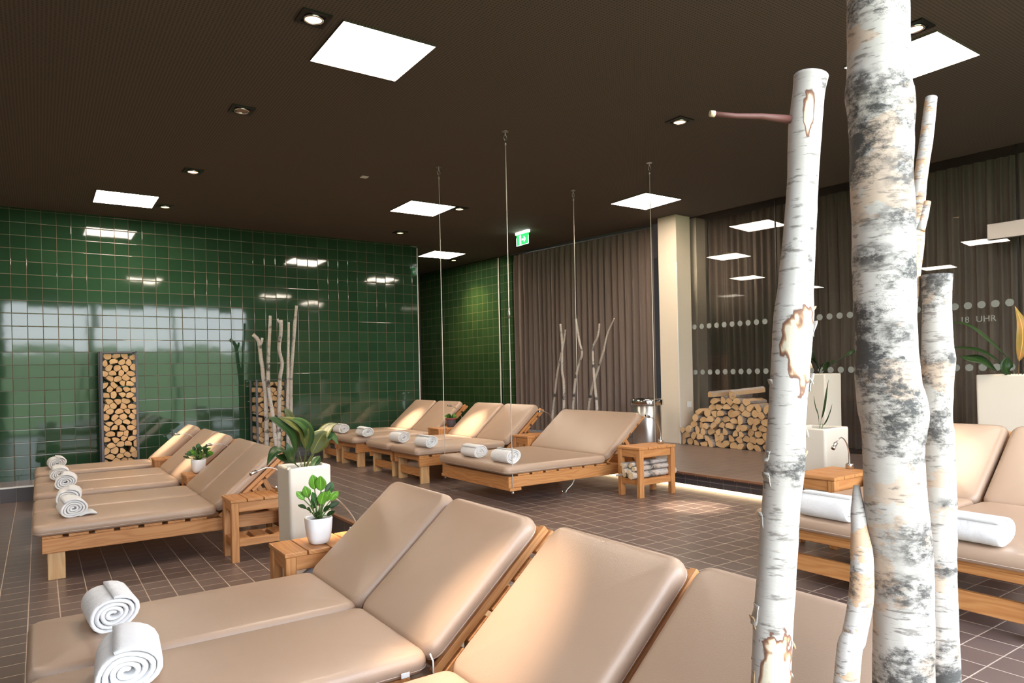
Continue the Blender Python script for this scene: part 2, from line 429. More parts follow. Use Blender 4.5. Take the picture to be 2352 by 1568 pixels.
def curtain(name, a, b, z0, z1, seed, amp=.035, step=.010, m='curtain'):
    """hanging gathered cloth with irregular pleats"""
    a, b = Vector(a), Vector(b); d = b - a; L = d.length; d.normalize(); n = Vector((-d.y, d.x))
    R = random.Random(seed); mb = MB(); ph = 0; cols = []; k = int(L / step)
    fr = 0.0; x = 0
    for i in range(k + 1):
        u = i * step
        ph += step * 2 * PI / (.115 + .05 * noise.noise(Vector((u * 1.7, seed, 0))))
        cols.append((u, ph))
    Zs = [z1, z1 - .05, z1 - .12, z1 - .3, z1 - .9, (z0 + z1) / 2, z0 + .6, z0]
    for zi, z in enumerate(Zs):
        g = (0.45, .5, .75, .9, 1, 1, 1.05, 1.1)[zi]
        for (u, p_) in cols:
            off = amp * g * (sin(p_) + .35 * sin(2.3 * p_ + 1.1) + .8 * noise.noise(Vector((u * 3, z * .35, seed))))
            su = .012 * noise.noise(Vector((u * 5, z * .6, seed + 9)))
            q = a + d * (u + su) + n * off
            mb.v.append((q.x, q.y, z))
    w = len(cols)
    for j in range(len(Zs) - 1):
        for i in range(w - 1):
            mb.face([j * w + i, j * w + i + 1, (j + 1) * w + i + 1, (j + 1) * w + i], 0, None, True)
    return mb.build(name, m)
c = curtain('curtain', (6.86, 9.93), (7.30, 6.98), Z2 + .02, ZC - .035, 3)
tag(c, 'brown gathered curtain hanging left of the cream column', 'curtain', 'floor length curtains')
tr = BX(0, 2.98, -.012, .012, -.03, 0).build('curtain_rail', 'iron'); tr.location = (6.83, 9.93, ZC); tr.rotation_euler = (0, 0, math.atan2(6.98 - 9.93, .44))
tag(tr, 'grey curtain rail on the ceiling left of the cream column', 'curtain rail')
c1 = curtain('curtain', GP(.30, .34), GP(7.7, .34), Z2 + .02, ZC - .01, 11, .04, m='curtain_lightened')
tag(c1, 'dark brown gathered curtain hanging behind the glass partition', 'curtain', 'floor length curtains')

s_edges = [.33, 1.753, 2.99, 4.233, 5.48, 7.7]
for i in range(len(s_edges) - 1):
    a0, a1 = s_edges[i] + .004, s_edges[i + 1] - .004
    P, Q = GP(a0), GP(a1)
    g = skewwall(MB(), P, Q, Z2, ZC, .010).build('window_%d' % (i + 2), 'glass'); g['kind'] = 'structure'
    if i:  # black joint between panes
        J = GP(s_edges[i]); o = BX(-.004, .004, -.008, .008, 0, ZC - Z2).build('window_joint', 'black', None)
        o.location = (J[0], J[1], Z2); o['kind'] = 'structure'; o.name = 'trim_%d' % (10 + i)
    # frosted dots stuck on the pane
    dm = MB(); sx = a0 + .07
    k = 0
    while True:
        sc_ = .43 + .1165 * k; k += 1
        if sc_ > a1 - .05: break
        if sc_ < a0 + .04: continue
        for zc in (Z2 + .95, Z2 + 1.568):
            c0 = GP(sc_, -.0125); n0 = len(dm.v)
            for t in range(20):
                an = 2 * PI * t / 20; q_ = GP(sc_ + .036 * cos(an), -.0125); dm.v.append((q_[0], q_[1], zc + .036 * sin(an)))
            dm.face([n0 + t for t in range(20)])
    d = dm.build('frosted_dots', 'dot', g)

def text_obj(name, body, size, loc, rot, m, parent=None, extr=.001):
    cu = bpy.data.curves.new(name, 'FONT'); cu.body = body; cu.size = size; cu.extrude = extr; cu.align_x = 'LEFT'
    o = bpy.data.objects.new(name, cu); COL.objects.link(o)
    bpy.context.view_layer.update()
    dg = bpy.context.evaluated_depsgraph_get(); me = bpy.data.meshes.new_from_object(o.evaluated_get(dg))
    bpy.data.objects.remove(o); me.name = name; me.materials.clear(); me.materials.append(M[m])
    n = bpy.data.objects.new(name, me); COL.objects.link(n); n.location = loc; n.rotation_euler = rot
    if parent is not None: n.parent = parent
    return n
rz_g = math.atan2(gt.y, gt.x)
p = GP(3.375, -.014)
wl_ = empty('window_lettering', (p[0], p[1], Z2 + 1.40), rz_g)
for wd, dx in (('S', .0), ('18', .36), ('UHR', .50)): text_obj('word', wd, .085, (dx, 0, 0), (PI / 2, 0, 0), 'dot', wl_)
tag(wl_, 'pale lettering ending in UHR on the glass, below the upper dot row', 'lettering')
mb = MB().box(0, .50, -.03, .03, 0, .155)
o = mb.build('door_patch_fitting', 'chrome'); q_ = GP(3.99, -.0); o.location = (q_[0], q_[1], Z2 + 2.19); o.rotation_euler = (0, 0, rz_g)
bevel(o, .004); tag(o, 'brushed steel door hinge fitting high on the glass partition at right', 'door fitting')
o = text_obj('wall_lettering', 'AUSGANG', .058, (6.778, 10.62, 1.93), (PI / 2, 0, -PI / 2 + .097), 'trim')
tag(o, 'small pale AUSGANG lettering on the green tiles of the recess', 'lettering')

# LED strip in the shadow gap under the platform
struct('trim_7', MB().box(5.172, 5.19, YN + .2, 9.95, Z1 + .002, Z1 + .029), 'led')

# ------------------------------------------------------------------ ceiling lights
panels = [(1.50, 3.835, 'large square light panel overhead, nearest at top centre left'), (4.64, 2.018, 'square light panel half hidden by the thick birch trunk'),
          (.555, 8.63, 'square light panel nearest the green tiled wall at far left'), (3.68, 7.39, 'square light panel above the far loungers, crossed by a thin cable'),
          (5.49, 10.21, 'farthest square light panel, in the recess beside the green wall end'), (5.88, 5.73, 'square light panel in front of the cream column'),
          (6.09, .45, 'square light panel outside the view, mirrored in the tiles'), (-1.45, 5.3, 'square light panel outside the view at left'), (-2.7, 8.6, 'square light panel outside the view far left')]
for i, (x, y, lb) in enumerate(panels):
    t = empty('ceiling_light_panel', (x + .3, y + .3, ZC)); tag(t, lb, 'ceiling light', 'square ceiling light panels')
    BX(-.3, .3, -.3, .3, -.012, -.004).build('diffuser', 'panel', t)
    f = MB(); w = .303
    f.box(-w, w, -w, -.3, -.014, 0); f.box(-w, w, .3, w, -.014, 0); f.box(-w, -.3, -.3, .3, -.014, 0); f.box(.3, w, -.3, .3, -.014, 0)
    f.build('frame', 'ceiling', t)
def downlight_proto():
    t = empty('downlight'); f = MB(); a, b = .085, .058
    f.box(-a, a, -a, -b, -.010, .0); f.box(-a, a, b, a, -.010, .0); f.box(-a, -b, -b, b, -.010, .0); f.box(b, a, -b, b, -.010, .0)
    f.build('housing', 'black', t)
    BX(-b, b, -b, b, -.0035, -.001).build('back_plate', 'black', t)
    r = MB().lathe([(.057, -.004), (.057, -.016), (.050, -.02), (.047, -.012), (.047, -.006)], 28); r.build('rim', 'steel', t)
    MB().lathe([(.046, -.007), (.044, -.012), (.02, -.015), (.005, -.016)], 24).build('lamp', 'bulb', t)
    return t
spots = [(1.346, 3.911, 'lit square downlight beside the nearest big light panel', 1), (1.329, 5.544, 'unlit square downlight, dark between the panel and the wall', 0),
         (1.303, 7.427, 'lit square downlight, third from the green wall over the left loungers', 1), (1.281, 9.098, 'lit square downlight beside the far left light panel', 1),
         (4.384, 7.478, 'lit square downlight beside the panel crossed by a cable', 1), (4.364, 9.153, 'small lit downlight nearest the end of the green wall', 1),
         (4.452, 3.938, 'lit square downlight alone above the bare floor, right of centre', 1), (4.483, 2.079, 'lit square downlight half hidden behind the thick birch trunk', 1)]
proto = downlight_proto(); off = mat('unlit_bulb', .2, (.35, .2, .15)); M['off'] = off
for i, (x, y, lb, on) in enumerate(spots):
    t = proto if i == 0 else copy_tree(proto)
    t.location = (x, y, ZC); tag(t, lb, 'downlight', 'square recessed downlights')
    if not on:
        for k in kids(t):
            if k.name.startswith('lamp'): k.data = k.data.copy(); k.data.materials[0] = off
def spot(x, y, z, tx, ty, tz, w, ang, blend=.9, rad=.03, col=WARM):
    l = bpy.data.lights.new('spot', 'SPOT'); l.energy = w; l.spot_size = math.radians(ang); l.spot_blend = blend; l.shadow_soft_size = rad; l.color = col
    o = bpy.data.objects.new('spot', l); COL.objects.link(o); o.location = (x, y, z)
    o.rotation_euler = (Vector((tx, ty, tz)) - Vector((x, y, z))).to_track_quat('-Z', 'Y').to_euler()
for (x, y, lb, on) in spots:
    if on:
        spot(x, y, ZC - .03, x + .02, y - .05, 0, SPOT_W * (18 if y > 3 else 8), 13, 1.0)
        if y > 3: spot(x, y, ZC - .03, x + .02, y, 0, SPOT_W * 1.0, 48, 1.0)
spot(1.30, 2.07, ZC - .03, 1.15, 1.88, 0, SPOT_W * 11, 16, 1.0); spot(1.30, 2.07, ZC - .03, 1.3, 1.9, 0, SPOT_W * 1.0, 48, 1.0)      # the next downlight of the row, just above the frame
spot(6.25, 10.9, ZC - .03, 6.62, 10.9, 1.0, SPOT_W * 2.2, 95, 1.0, col=(1, .68, .30))   # recess wall washer
pr_ = copy_tree(proto); pr_.location = (1.30, 2.07, ZC); tag(pr_, 'lit downlight just above the view over the nearest loungers', 'downlight', 'square recessed downlights')
pr_ = copy_tree(proto); pr_.location = (6.25, 10.9, ZC); tag(pr_, 'lit downlight inside the green recess', 'downlight', 'square recessed downlights')

# sensor on the ceiling
o = BX(-.035, .035, -.035, .035, -.006, 0).build('ceiling_sensor', 'trim'); o.location = (2.839, 6.781, ZC); tag(o, 'tiny grey square sensor plate on the dark ceiling', 'sensor')
# exit sign
t = empty('exit_sign', (5.9, 8.25, ZC)); tag(t, 'glowing green exit sign with white arrow hanging from ceiling', 'exit sign')
BX(-.02, .02, -.16, .16, -.036, -.0).build('lamp_housing', 'exit_white', t)
BX(-.004, .004, -.15, .15, -.20, -.036).build('panel', 'exit_green', t)
g = MB(); g.box(-.006, -.0045, .035, .075, -.185, -.055)          # door
g.box(-.006, -.0045, -.04, .015, -.130, -.108)                     # arrow shaft
g.prism([(-.085, -.119), (-.035, -.070), (-.035, -.168)], -.006, -.0045, T=Matrix(((0, 1, 0, 0), (1, 0, 0, 0), (0, 0, 1, 0), (0, 0, 0, 1))))
g.box(-.006, -.0045, -.15, .15, -.2, -.195); g.box(-.006, -.0045, -.152, -.146, -.2, -.08); g.box(-.006, -.0045, .146, .152, -.2, -.08)
g.build('pictogram', 'exit_white', t)

# ------------------------------------------------------------------ loungers
def rrect(L, Wd, r, seg=6):
    P = []
    for cx, cy, a0 in ((L / 2 - r, Wd / 2 - r, 0), (-L / 2 + r, Wd / 2 - r, PI / 2), (-L / 2 + r, -Wd / 2 + r, PI), (L / 2 - r, -Wd / 2 + r, 3 * PI / 2)):
        for k in range(seg + 1):
            a = a0 + PI / 2 * k / seg; P.append((cx + r * cos(a), cy + r * sin(a)))
    return P
def cushion_mb(L, Wd, T, rc=.055, e=.032, crown=.010):
    """soft upholstered slab, centred in plan, bottom at z=0"""
    mb = MB(); rings = []
    prof = [(e * (1 - cos(a)), T / 2 + T / 2 * sin(a)) for a in [PI / 2 * k / 5 for k in range(-5, 6)]]
    cap = [(e + .03, T + crown * .35), (e + .08, T + crown * .75), (e + .15, T + crown), (min(Wd, L) / 2 - .02, T + crown * 1.15)]
    capb = [(min(Wd, L) / 2 - .02, 0), (e + .05, 0)]
    for (d, z) in capb + prof + cap:
        r = max(rc - d * .8, .012); P = rrect(L - 2 * d, Wd - 2 * d, min(r, (min(L, Wd) - 2 * d) / 2 - .001)); n0 = len(mb.v)
        for (x, y) in P: mb.v.append((x, y, z))
        rings.append(n0)
    n = len(rrect(1, 1, .1))
    for i in range(len(rings) - 1):
        for k in range(n):
            a = rings[i] + k; b = rings[i] + (k + 1) % n
            mb.face([a, b, b + n, a + n], 0, None, True)
    mb.face([rings[0] + k for k in range(n)][::-1], 0, None, True); mb.face([rings[-1] + k for k in range(n)], 0, None, True)
    return mb
def piping_mb(L, Wd, z, rc, d=.004, r=.0014):
    P = rrect(L - 2 * d, Wd - 2 * d, rc - d); pts = [(x, y, z) for x, y in P] + [(P[0][0], P[0][1], z)]
    return MB().tube(pts, r, 5, caps=False)
ANG = math.radians(41)
HX, HZ = 1.09, .30           # hinge of the backrest
def back_T(): return Matrix.Translation((HX, 0, HZ)) @ Matrix.Rotation(-ANG, 4, 'Y')
def make_lounger(w=.62, legs=True, seed=1):
    random.seed(seed)
    t = empty('sun_lounger'); hy = w / 2 - .02; B = back_T()
    f = MB()
    for s in (-1, 1): f.box(0, 1.80, s * hy - (.028 if s > 0 else 0), s * hy + (0 if s > 0 else .028), .185, .28)
    f.box(1.77, 1.80, -hy + .028, hy - .028, .185, .28); f.box(.0, .028, -hy + .028, hy - .028, .245, .28)
    bevel(f.build('frame', 'wood', t))
    sl = MB(); x = 0.0
    while x < 1.03: sl.box(x, x + .115, -hy, hy, .2805, .2995); x += .150
    bevel(sl.build('seat_slats', 'wood', t), .003)
    for s in (-1, 1): bevel(BX(0, .655, s * (hy - .005) - .014, s * (hy - .005) + .014, -.033, -.002, 0, B).build('backrest_rail', 'wood', t))
    bs = MB(); x = .02
    while x < .60: bs.box(x, x + .108, -w / 2 - .002, w / 2 + .002, -.058, -.0335, T=B); x += .134
    bevel(bs.build('backrest_slats', 'wood', t), .004)
    st = MB()
    for s in (-1, 1):
        y0 = s * (hy - .11); a = B @ Vector((.42, 0, -.075)); bb = Vector((1.60, 0, .20)); d = bb - a; Ls = d.length
        T = Matrix.Translation((a.x, y0, a.z)) @ Matrix.Rotation(-math.atan2(d.z, d.x), 4, 'Y'); st.box(0, Ls, -.012, .012, -.02, .02, T=T)
    st.box(1.54, 1.60, -hy + .028, hy - .028, .20, .235)
    bevel(st.build('backrest_prop', 'wood', t))
    if legs:
        for x0 in (.03, 1.62):
            for s in (-1, 1):
                yo = s * (hy - .030); bevel(BX(x0, x0 + .10, min(yo, yo - s * .03), max(yo, yo - s * .03), .0, .279).build('leg', 'wood_light', t))
            bevel(BX(x0 + .012, x0 + .04, -hy + .06, hy - .06, .07, .155).build('stretcher', 'wood', t))
    L1_ = HX + .05
    c = cushion_mb(L1_ - .004, w, .078).build('seat_cushion', 'leather', t); c.location = (-.05 + L1_ / 2 - .004, 0, .300)
    p_ = piping_mb(L1_, w, .020, .055).build('piping', 'seam', c)
    Lb = .625
    c = cushion_mb(Lb, w, .078).build('backrest_cushion', 'leather', t)
    c.matrix_local = B @ Matrix.Translation((Lb / 2 + .018, 0, .0))
    piping_mb(Lb, w, .020, .055).build('piping', 'seam', c)
    return t
lp = make_lounger()
LB = [  # (x, y centre, floor z, label)
 (0, 5.80, 0, 'taupe padded lounger on the left, nearest of five, side rail in full view'),
 (0, 6.44, 0, 'taupe padded lounger second nearest of the left five, touching the nearest one'),
 (0, 7.40, 0, 'middle lounger of the left five, backrest lit, beside the white potted plant'),
 (0, 8.05, 0, 'taupe lounger fourth of the left five, between the potted plant and the last one'),
 (0, 9.05, 0, 'taupe lounger of the left five right against the green wall, backrest brightly lit'),
 (0, 3.03, 0, 'nearest pair: taupe lounger beside the white potted succulent, rolled towel on its foot'),
 (0, 2.40, 0, 'large taupe lounger in the foreground whose slatted backrest edge shows, towel at lower left'),
 (0, 1.66, 0, 'foreground lounger with the backrest warmly lit by a spotlight'),
 (0, 1.01, 0, 'foreground lounger partly hidden behind the birch trunks, only its backrest seen'),
 (3.26, 9.27, Z1, 'far taupe lounger closest to the green wall, lit backrest'),
 (3.26, 8.54, Z1, 'far taupe lounger in shade beside the grey potted plant'),
 (3.26, 7.50, Z1, 'far taupe lounger right of the grey potted plant, lit backrest'),
 (3.26, 6.80, Z1, 'far taupe lounger next to the swing bed, in shade'),
 (3.26, 2.06, Z1, 'taupe lounger at right behind the birch trunks, rolled towel between two trunks'),
 (3.26, 1.38, Z1, 'rightmost taupe lounger, cut off by the right edge of the view')]
for i, (x, y, z, lb) in enumerate(LB):
    t = lp if i == 0 else copy_tree(lp)
    t.location = (x, y, z); t.scale = (1, 1.07 if z else (1.0 if y > 4 else .965), 1); tag(t, lb, 'sun lounger', 'taupe padded wooden sun loungers')

# care tag and fixing strap of the second foreground lounger
for o in bpy.data.objects:
    if o.get('label', '').startswith('large taupe lounger in the foreground'):
        BX(.965, .995, -.326, -.3235, .318, .334).build('care_tag', 'white_plastic', o)
        MB().tube([(1.075, -.318, .372), (1.080, -.330, .350), (1.080, -.332, .31), (1.075, -.322, .27)], .003, 6).build('strap', 'white_plastic', o)
# swing bed
def make_swing():
    w = 1.20; t = empty('swing_bed', (3.31, 5.50, Z1 - .01)); B = back_T(); hy = w / 2 - .01
    f = MB()
    for s in (-1, 1): f.box(0, 1.84, s * hy - (.03 if s > 0 else 0), s * hy + (0 if s > 0 else .03), .165, .262)
    f.box(0, .03, -hy + .03, hy - .03, .165, .262); f.box(1.81, 1.84, -hy + .03, hy - .03, .165, .262)
    for x in (0.0, 1.72): f.box(x, x + .12, -hy - .02, hy + .02, .140, .1645)
    bevel(f.build('frame', 'wood', t))
    sl = MB(); x = .10
    while x < 1.05: sl.box(x, x + .125, -hy, hy, .2625, .2795); x += .150
    bevel(sl.build('seat_slats', 'wood', t))
    bs = MB(); x = .02
    B2 = Matrix.Translation((HX + .02, 0, .28)) @ Matrix.Rotation(-math.radians(39), 4, 'Y')
    while x < .62: bs.box(x, x + .11, -hy, hy, -.0205, -.002, T=B2); x += .135
    bevel(bs.build('backrest_slats', 'wood', t))
    for s in (-1, 1): BX(0, .66, s * (hy - .07) - .014, s * (hy - .07) + .014, -.05, -.021, 0, B2).build('backrest_rail', 'wood', t)
    pp = MB()
    for s in (-1, 1):
        a = B2 @ Vector((.40, 0, -.05)); bb = Vector((1.66, 0, .19)); d = bb - a
        pp.box(0, d.length, -.012, .012, -.02, .02, T=Matrix.Translation((a.x, s * (hy - .11), a.z)) @ Matrix.Rotation(-math.atan2(d.z, d.x), 4, 'Y'))
    pp.build('backrest_prop', 'wood', t)
    L1_ = HX + .07; c = cushion_mb(L1_, w + .03, .078, .06).build('seat_cushion', 'leather', t); c.location = (-.045 + L1_ / 2, 0, .280)
    piping_mb(L1_, w + .03, .02, .06).build('piping', 'seam', c)
    c = cushion_mb(.63, w + .03, .078, .06).build('backrest_cushion', 'leather', t); c.matrix_local = B2 @ Matrix.Translation((.63 / 2 + .02, 0, 0))
    piping_mb(.63, w + .03, .02, .06).build('piping', 'seam', c)
    hz = ZC - (Z1 - .01)
    for (x, y, tb) in ((.035, -hy - .008, 1), (.035, hy + .008, 0), (1.775, -hy - .008, 0), (1.775, hy + .008, 0)):
        k = MB().tube([(x, y, .125), (x, y, hz - .10)], .0042, 8).build('cable', 'wire', t)
        e = MB()
        e.tube([(x, y, hz - .005), (x, y, hz)], .03, 12); e.tube([(x, y, hz - .035), (x, y, hz)], .006, 8)
        ring = [(x + .016 * sin(a), y, hz - .055 + .022 * cos(a)) for a in [2 * PI * j / 14 for j in range(15)]]
        e.tube(ring, .0035, 6, caps=False); e.tube([(x, y, hz - .12), (x, y, hz - .08)], .008, 8)
        if tb: MB().tube([(x, y, 1.62), (x, y, 1.66), (x, y, 1.72)], .009, 8, rad=[.004, .012, .005]).build('turnbuckle', 'chrome', k)
        MB().tube([(x, y, .115), (x, y, .135)], .012, 8).build('lower_fitting', 'chrome', k)
        e.build('cable_fitting', 'chrome', k)
    return t
tag(make_swing(), 'wide taupe swing bed hung on four steel cables, two rolled towels on it', 'swing bed')
# floor anchor of the swing bed
t = empty('floor_anchor', (4.12, 5.12, Z1)); tag(t, 'steel floor anchor plate with bent wire under the swing bed', 'floor anchor')
BX(-.10, .04, -.03, .03, 0, .006).build('base_plate', 'steel', t)
MB().tube([(-.02, 0, .006), (0, 0, .03), (.06, 0, .07), (.09, 0, .12), (.09, 0, .155)], .005, 8).build('wire', 'wire', t)
MB().tube([(-.06, 0, .004), (-.06, 0, .03)], .006, 8).build('bolt', 'steel', t)

# ------------------------------------------------------------------ side tables
def make_table():
    random.seed(5)
    t = empty('side_table'); X, Y, H = .455, .285, .45
    tp = MB(); n = 4; g = .006; wv = (X + .01 - g * (n - 1)) / n
    for i in range(n): x = -.005 + i * (wv + g); tp.box(x, x + wv, -.005, Y + .005, H - .022, H)
    bevel(tp.build('tabletop', 'wood', t), .004, 2)
    for x in (0, X - .052):
        for y in (0, Y - .045): bevel(BX(x, x + .052, y, y + .045, 0, H - .0225).build('leg', 'wood', t))
    for pn, z0, z1 in (('apron', H - .0925, H - .0225), ('lower_rail', .11, .165)):
        ap = MB()
        for y in (.008, Y - .032): ap.box(.0525, X - .0525, y, y + .024, z0, z1)
        for x in (.010, X - .034): ap.box(x, x + .024, .0455, Y - .0455, z0, z1)
        bevel(ap.build(pn, 'wood', t))
    sh = MB()
    for i in range(3): sh.box(.035 + i * .135, .035 + i * .135 + .10, .034, Y - .034, .150, .165)
    bevel(sh.build('shelf', 'wood', t))
    return t
tp_ = make_table()
TB = [(1.115, 5.19, 0, 'wooden side table beside the tall cream planter, left group'), (1.085, 6.785, 0, 'wooden side table carrying the small white pot, left group'),
      (1.035, 8.43, 0, 'wooden side table farthest back among the left loungers'), (.985, 3.43, 0, 'nearest wooden side table, white potted succulent on it'),
      (4.215, 7.835, Z1, 'far wooden side table with the grey flower pot'), (4.39, 6.125, Z1, 'far wooden side table half hidden behind the swing bed backrest'),
      (4.405, 4.44, Z1, 'wooden side table full of birch logs, on open floor right of the swing bed'), (4.07, 2.415, Z1, 'wooden side table with reading lamp, right between birch trunks')]
for i, (x, y, z, lb) in enumerate(TB):
    t = tp_ if i == 0 else copy_tree(tp_)
    t.location = (x, y, z); tag(t, lb, 'side table', 'slatted wooden side tables')

# ------------------------------------------------------------------ reading lamps
def make_lamp(pts, seed=0):
    """pts: neck from base to head, local"""
    t = empty('reading_lamp')
    MB().lathe([(.026, 0), (.026, .030), (.024, .034), (.004, .034)], 20).build('base', 'chrome', t)
    BX(-.028, -.018, -.006, .006, .030, .042).build('switch', 'chrome', t)
    P = []; p = [Vector(q) for q in pts]; P_ = [p[0]] + p + [p[-1]]
    for i in range(1, len(P_) - 2):
        for k in range(6):
            u = k / 6; a, b, c, d = P_[i - 1], P_[i], P_[i + 1], P_[i + 2]
            P.append(.5 * ((2 * b) + (c - a) * u + (2 * a - 5 * b + 4 * c - d) * u * u + (3 * b - a - 3 * c + d) * u ** 3))
    P.append(p[-1]); MB().tube(P, .0042, 8).build('gooseneck', 'chrome', t)
    d = (P[-1] - P[-3]).normalized()
    h = MB().tube([P[-1] - d * .005, P[-1], P[-1] + d * .035, P[-1] + d * .05], .0, 14, rad=[.006, .013, .013, .014]).build('lamp_head', 'chrome', t)
    MB().tube([P[-1] + d * .0505, P[-1] + d * .052], .010, 12).build('lens', 'black', h)
    return t
LM = [((1.50, 5.36, .45), [(0, 0, .03), (.01, 0, .12), (-.02, 0, .17), (-.09, -.005, .188), (-.165, -.01, .168)], 'slim steel reading lamp leaning left from behind the cream planter'),
      ((1.505, 6.93, .45), [(0, 0, .03), (.01, 0, .15), (-.02, 0, .215), (-.09, 0, .252), (-.175, 0, .255)], 'steel reading lamp right of the white pot, over the left loungers'),
      ((1.45, 8.57, .45), [(0, 0, .03), (.01, 0, .15), (-.02, 0, .22), (-.08, 0, .252), (-.145, 0, .255)], 'farthest steel reading lamp, against the green wall tiles'),
      ((1.415, 3.62, .45), [(-.002, -.03, .03), (0, -.035, .06), (-.05, -.035, .145), (-.13, -.035, .222), (-.20, -.035, .205)], 'steel reading lamp arching behind the nearest white pot'),
      ((4.65, 8.0, Z1 + .45), [(0, 0, .03), (.01, 0, .10), (-.035, 0, .20), (-.10, 0, .255), (-.150, 0, .272)], 'steel reading lamp beside the grey flower pot'),
      ((4.82, 6.24, Z1 + .45), [(0, 0, .03), (.01, 0, .12), (-.03, 0, .21), (-.09, 0, .245), (-.14, 0, .252)], 'steel reading lamp just left of the swing bed backrest'),
      ((4.82, 4.58, Z1 + .45), [(0, 0, .03), (.005, 0, .09), (-.03, 0, .18), (-.08, 0, .235), (-.14, 0, .258)], 'steel reading lamp on the table full of birch logs'),
      ((4.50, 2.56, Z1 + .45), [(.0, 0, .03), (.0, 0, .09), (-.03, 0, .17), (-.085, 0, .215), (-.135, 0, .205), (-.16, 0, .185)], 'steel gooseneck reading lamp at right, in front of low cream planter')]
for loc, pts, lb in LM:
    t = make_lamp(pts); t.location = loc; tag(t, lb, 'reading lamp', 'gooseneck reading lamps')

# ------------------------------------------------------------------ towels
def towel_mesh(seed, L=.27, R=.072, turns=4.2, flat=.86):
    R_ = random.Random(seed); mb = MB(); n = int(turns * 22); th = R / (turns + .6)
    ys = [0, .006, .02, L * .3, L * .5, L * .7, L - .02, L - .006, L]
    def prof(i):
        a = 2 * PI * i / 22; r = .008 + (R - .008) * i / n
        r *= 1 + .07 * sin(a * 2 + seed) + .04 * sin(a * 3 + seed * 2) + .05 * noise.noise(Vector((a * .8, seed, 2)))
        return a + seed * .4, r
    outer = []; 
    for i in range(n + 1):
        a, r = prof(i); outer.append((a, r))
    wth = th * .465
    for j, y in enumerate(ys):
        cut = (.004, .001, 0, 0, 0, 0, 0, .001, .004)[j]
        for side in (1, -1):
            for i, (a, r) in enumerate(outer):
                rr = max(r + side * (wth - cut), .001)
                by = y + (.004 * sin(a * 1.5 + seed) * (1 if j in (0, 1, 7, 8) else 0)) + ((-1 if j < 4 else 1) * .010 * (1 - r / R) * (-1 if j in (0, 1, 7, 8) else 0))
                wob = 1 + .02 * noise.noise(Vector((a, y * 9, seed)))
                x_, z_ = rr * cos(a) * wob * 1.06, rr * sin(a) * flat * wob
                zmin = -R * flat * .93
                if z_ < zmin: z_ = zmin + (z_ - zmin) * .1
                mb.v.append((x_, by, z_ - zmin))
    m = n + 1
    for j in range(len(ys) - 1):
        for i in range(n):
            o1 = j * 2 * m; o2 = (j + 1) * 2 * m
            mb.face([o1 + i, o1 + i + 1, o2 + i + 1, o2 + i], 0, None, True)
            mb.face([o1 + m + i, o2 + m + i, o2 + m + i + 1, o1 + m + i + 1], 0, None, True)
        for i in (0, n):
            o1 = j * 2 * m + i; o2 = (j + 1) * 2 * m + i; f = [o1, o2, o2 + m, o1 + m]; mb.face(f if i == 0 else f[::-1], 0, None, True)
    for j in (0, len(ys) - 1):
        for i in range(n):
            o1 = j * 2 * m; f = [o1 + i, o1 + m + i, o1 + m + i + 1, o1 + i + 1]; mb.face(f if j == 0 else f[::-1], 0, None, True)
    return mb
tws = []
for sd in (1, 2, 3):
    o = towel_mesh(sd).build('rolled_towel', 'towel'); tws.append(o)
TW = [(.215, 2.96, .380, 0, 'white rolled towel on the nearest lounger but one, spiral end facing us, lower left'),
      (.200, 2.33, .380, 1, 'largest white rolled towel, cut by the bottom edge at lower left'),
      (.185, 5.62, .380, 2, 'nearest towel of the left row, with a loose flap'),
      (.165, 6.16, .380, 0, 'white rolled towel second nearest in the left row of five'), (.175, 7.16, .380, 1, 'white rolled towel in the middle of the left row of five'),
      (.150, 7.82, .380, 2, 'white rolled towel fourth in the left row of five'), (.150, 8.88, .380, 0, 'white rolled towel farthest back in the left row of five'),
      (3.37, 8.93, Z1 + .380, 1, 'leftmost rolled towel of the far loungers, by the green wall'), (3.38, 8.14, Z1 + .380, 2, 'second rolled towel from the left on the far loungers'),
      (3.39, 7.12, Z1 + .380, 0, 'third rolled towel from the left on the far loungers'), (3.37, 6.42, Z1 + .380, 1, 'rolled towel just left of the swing bed'),
      (3.40, 5.50, Z1 + .350, 2, 'left of the two rolled towels on the swing bed'), (3.40, 4.96, Z1 + .350, 0, 'right rolled towel on the swing bed, crossed by a cable'),
      (3.26, 1.84, Z1 + .380, 1, 'rolled towel seen lengthwise between two birch trunks'), (3.27, 1.20, Z1 + .380, 2, 'rolled towel at far right, right of the birch trunks')]
for i, (x, y, z, k, lb) in enumerate(TW):
    t = tws[i] if i < 3 else tws[k].copy()
    if i < 3: t = tws[k]
    else: COL.objects.link(t)
    t.location = (x, y, z + .004); t.rotation_euler = (0, 0, random.Random(i).uniform(-.10, .10)); sc = 1.0
    sc = 1.18 if i == 1 else (1.08 if i < 7 else 1.0); t.scale = (sc, .95 if i < 7 else 1.0, sc); tag(t, lb, 'rolled towel', 'white rolled towels')
# loose flap of the nearest left towel
fl_ = MB(); 
for j in range(7):
    u = j / 6
    for y in (0, .10, .20): fl_.v.append((.03 + .10 * u, y + .004, .010 + .012 * sin(u * 3.2) + .006 * u))
for j in range(6):
    for k in range(2): a = j * 3 + k; fl_.face([a, a + 3, a + 4, a + 1], 0, None, True)
f_ = fl_.build('towel_flap', 'towel', tws[2]); sm_ = f_.modifiers.new('thick', 'SOLIDIFY'); sm_.thickness = .010

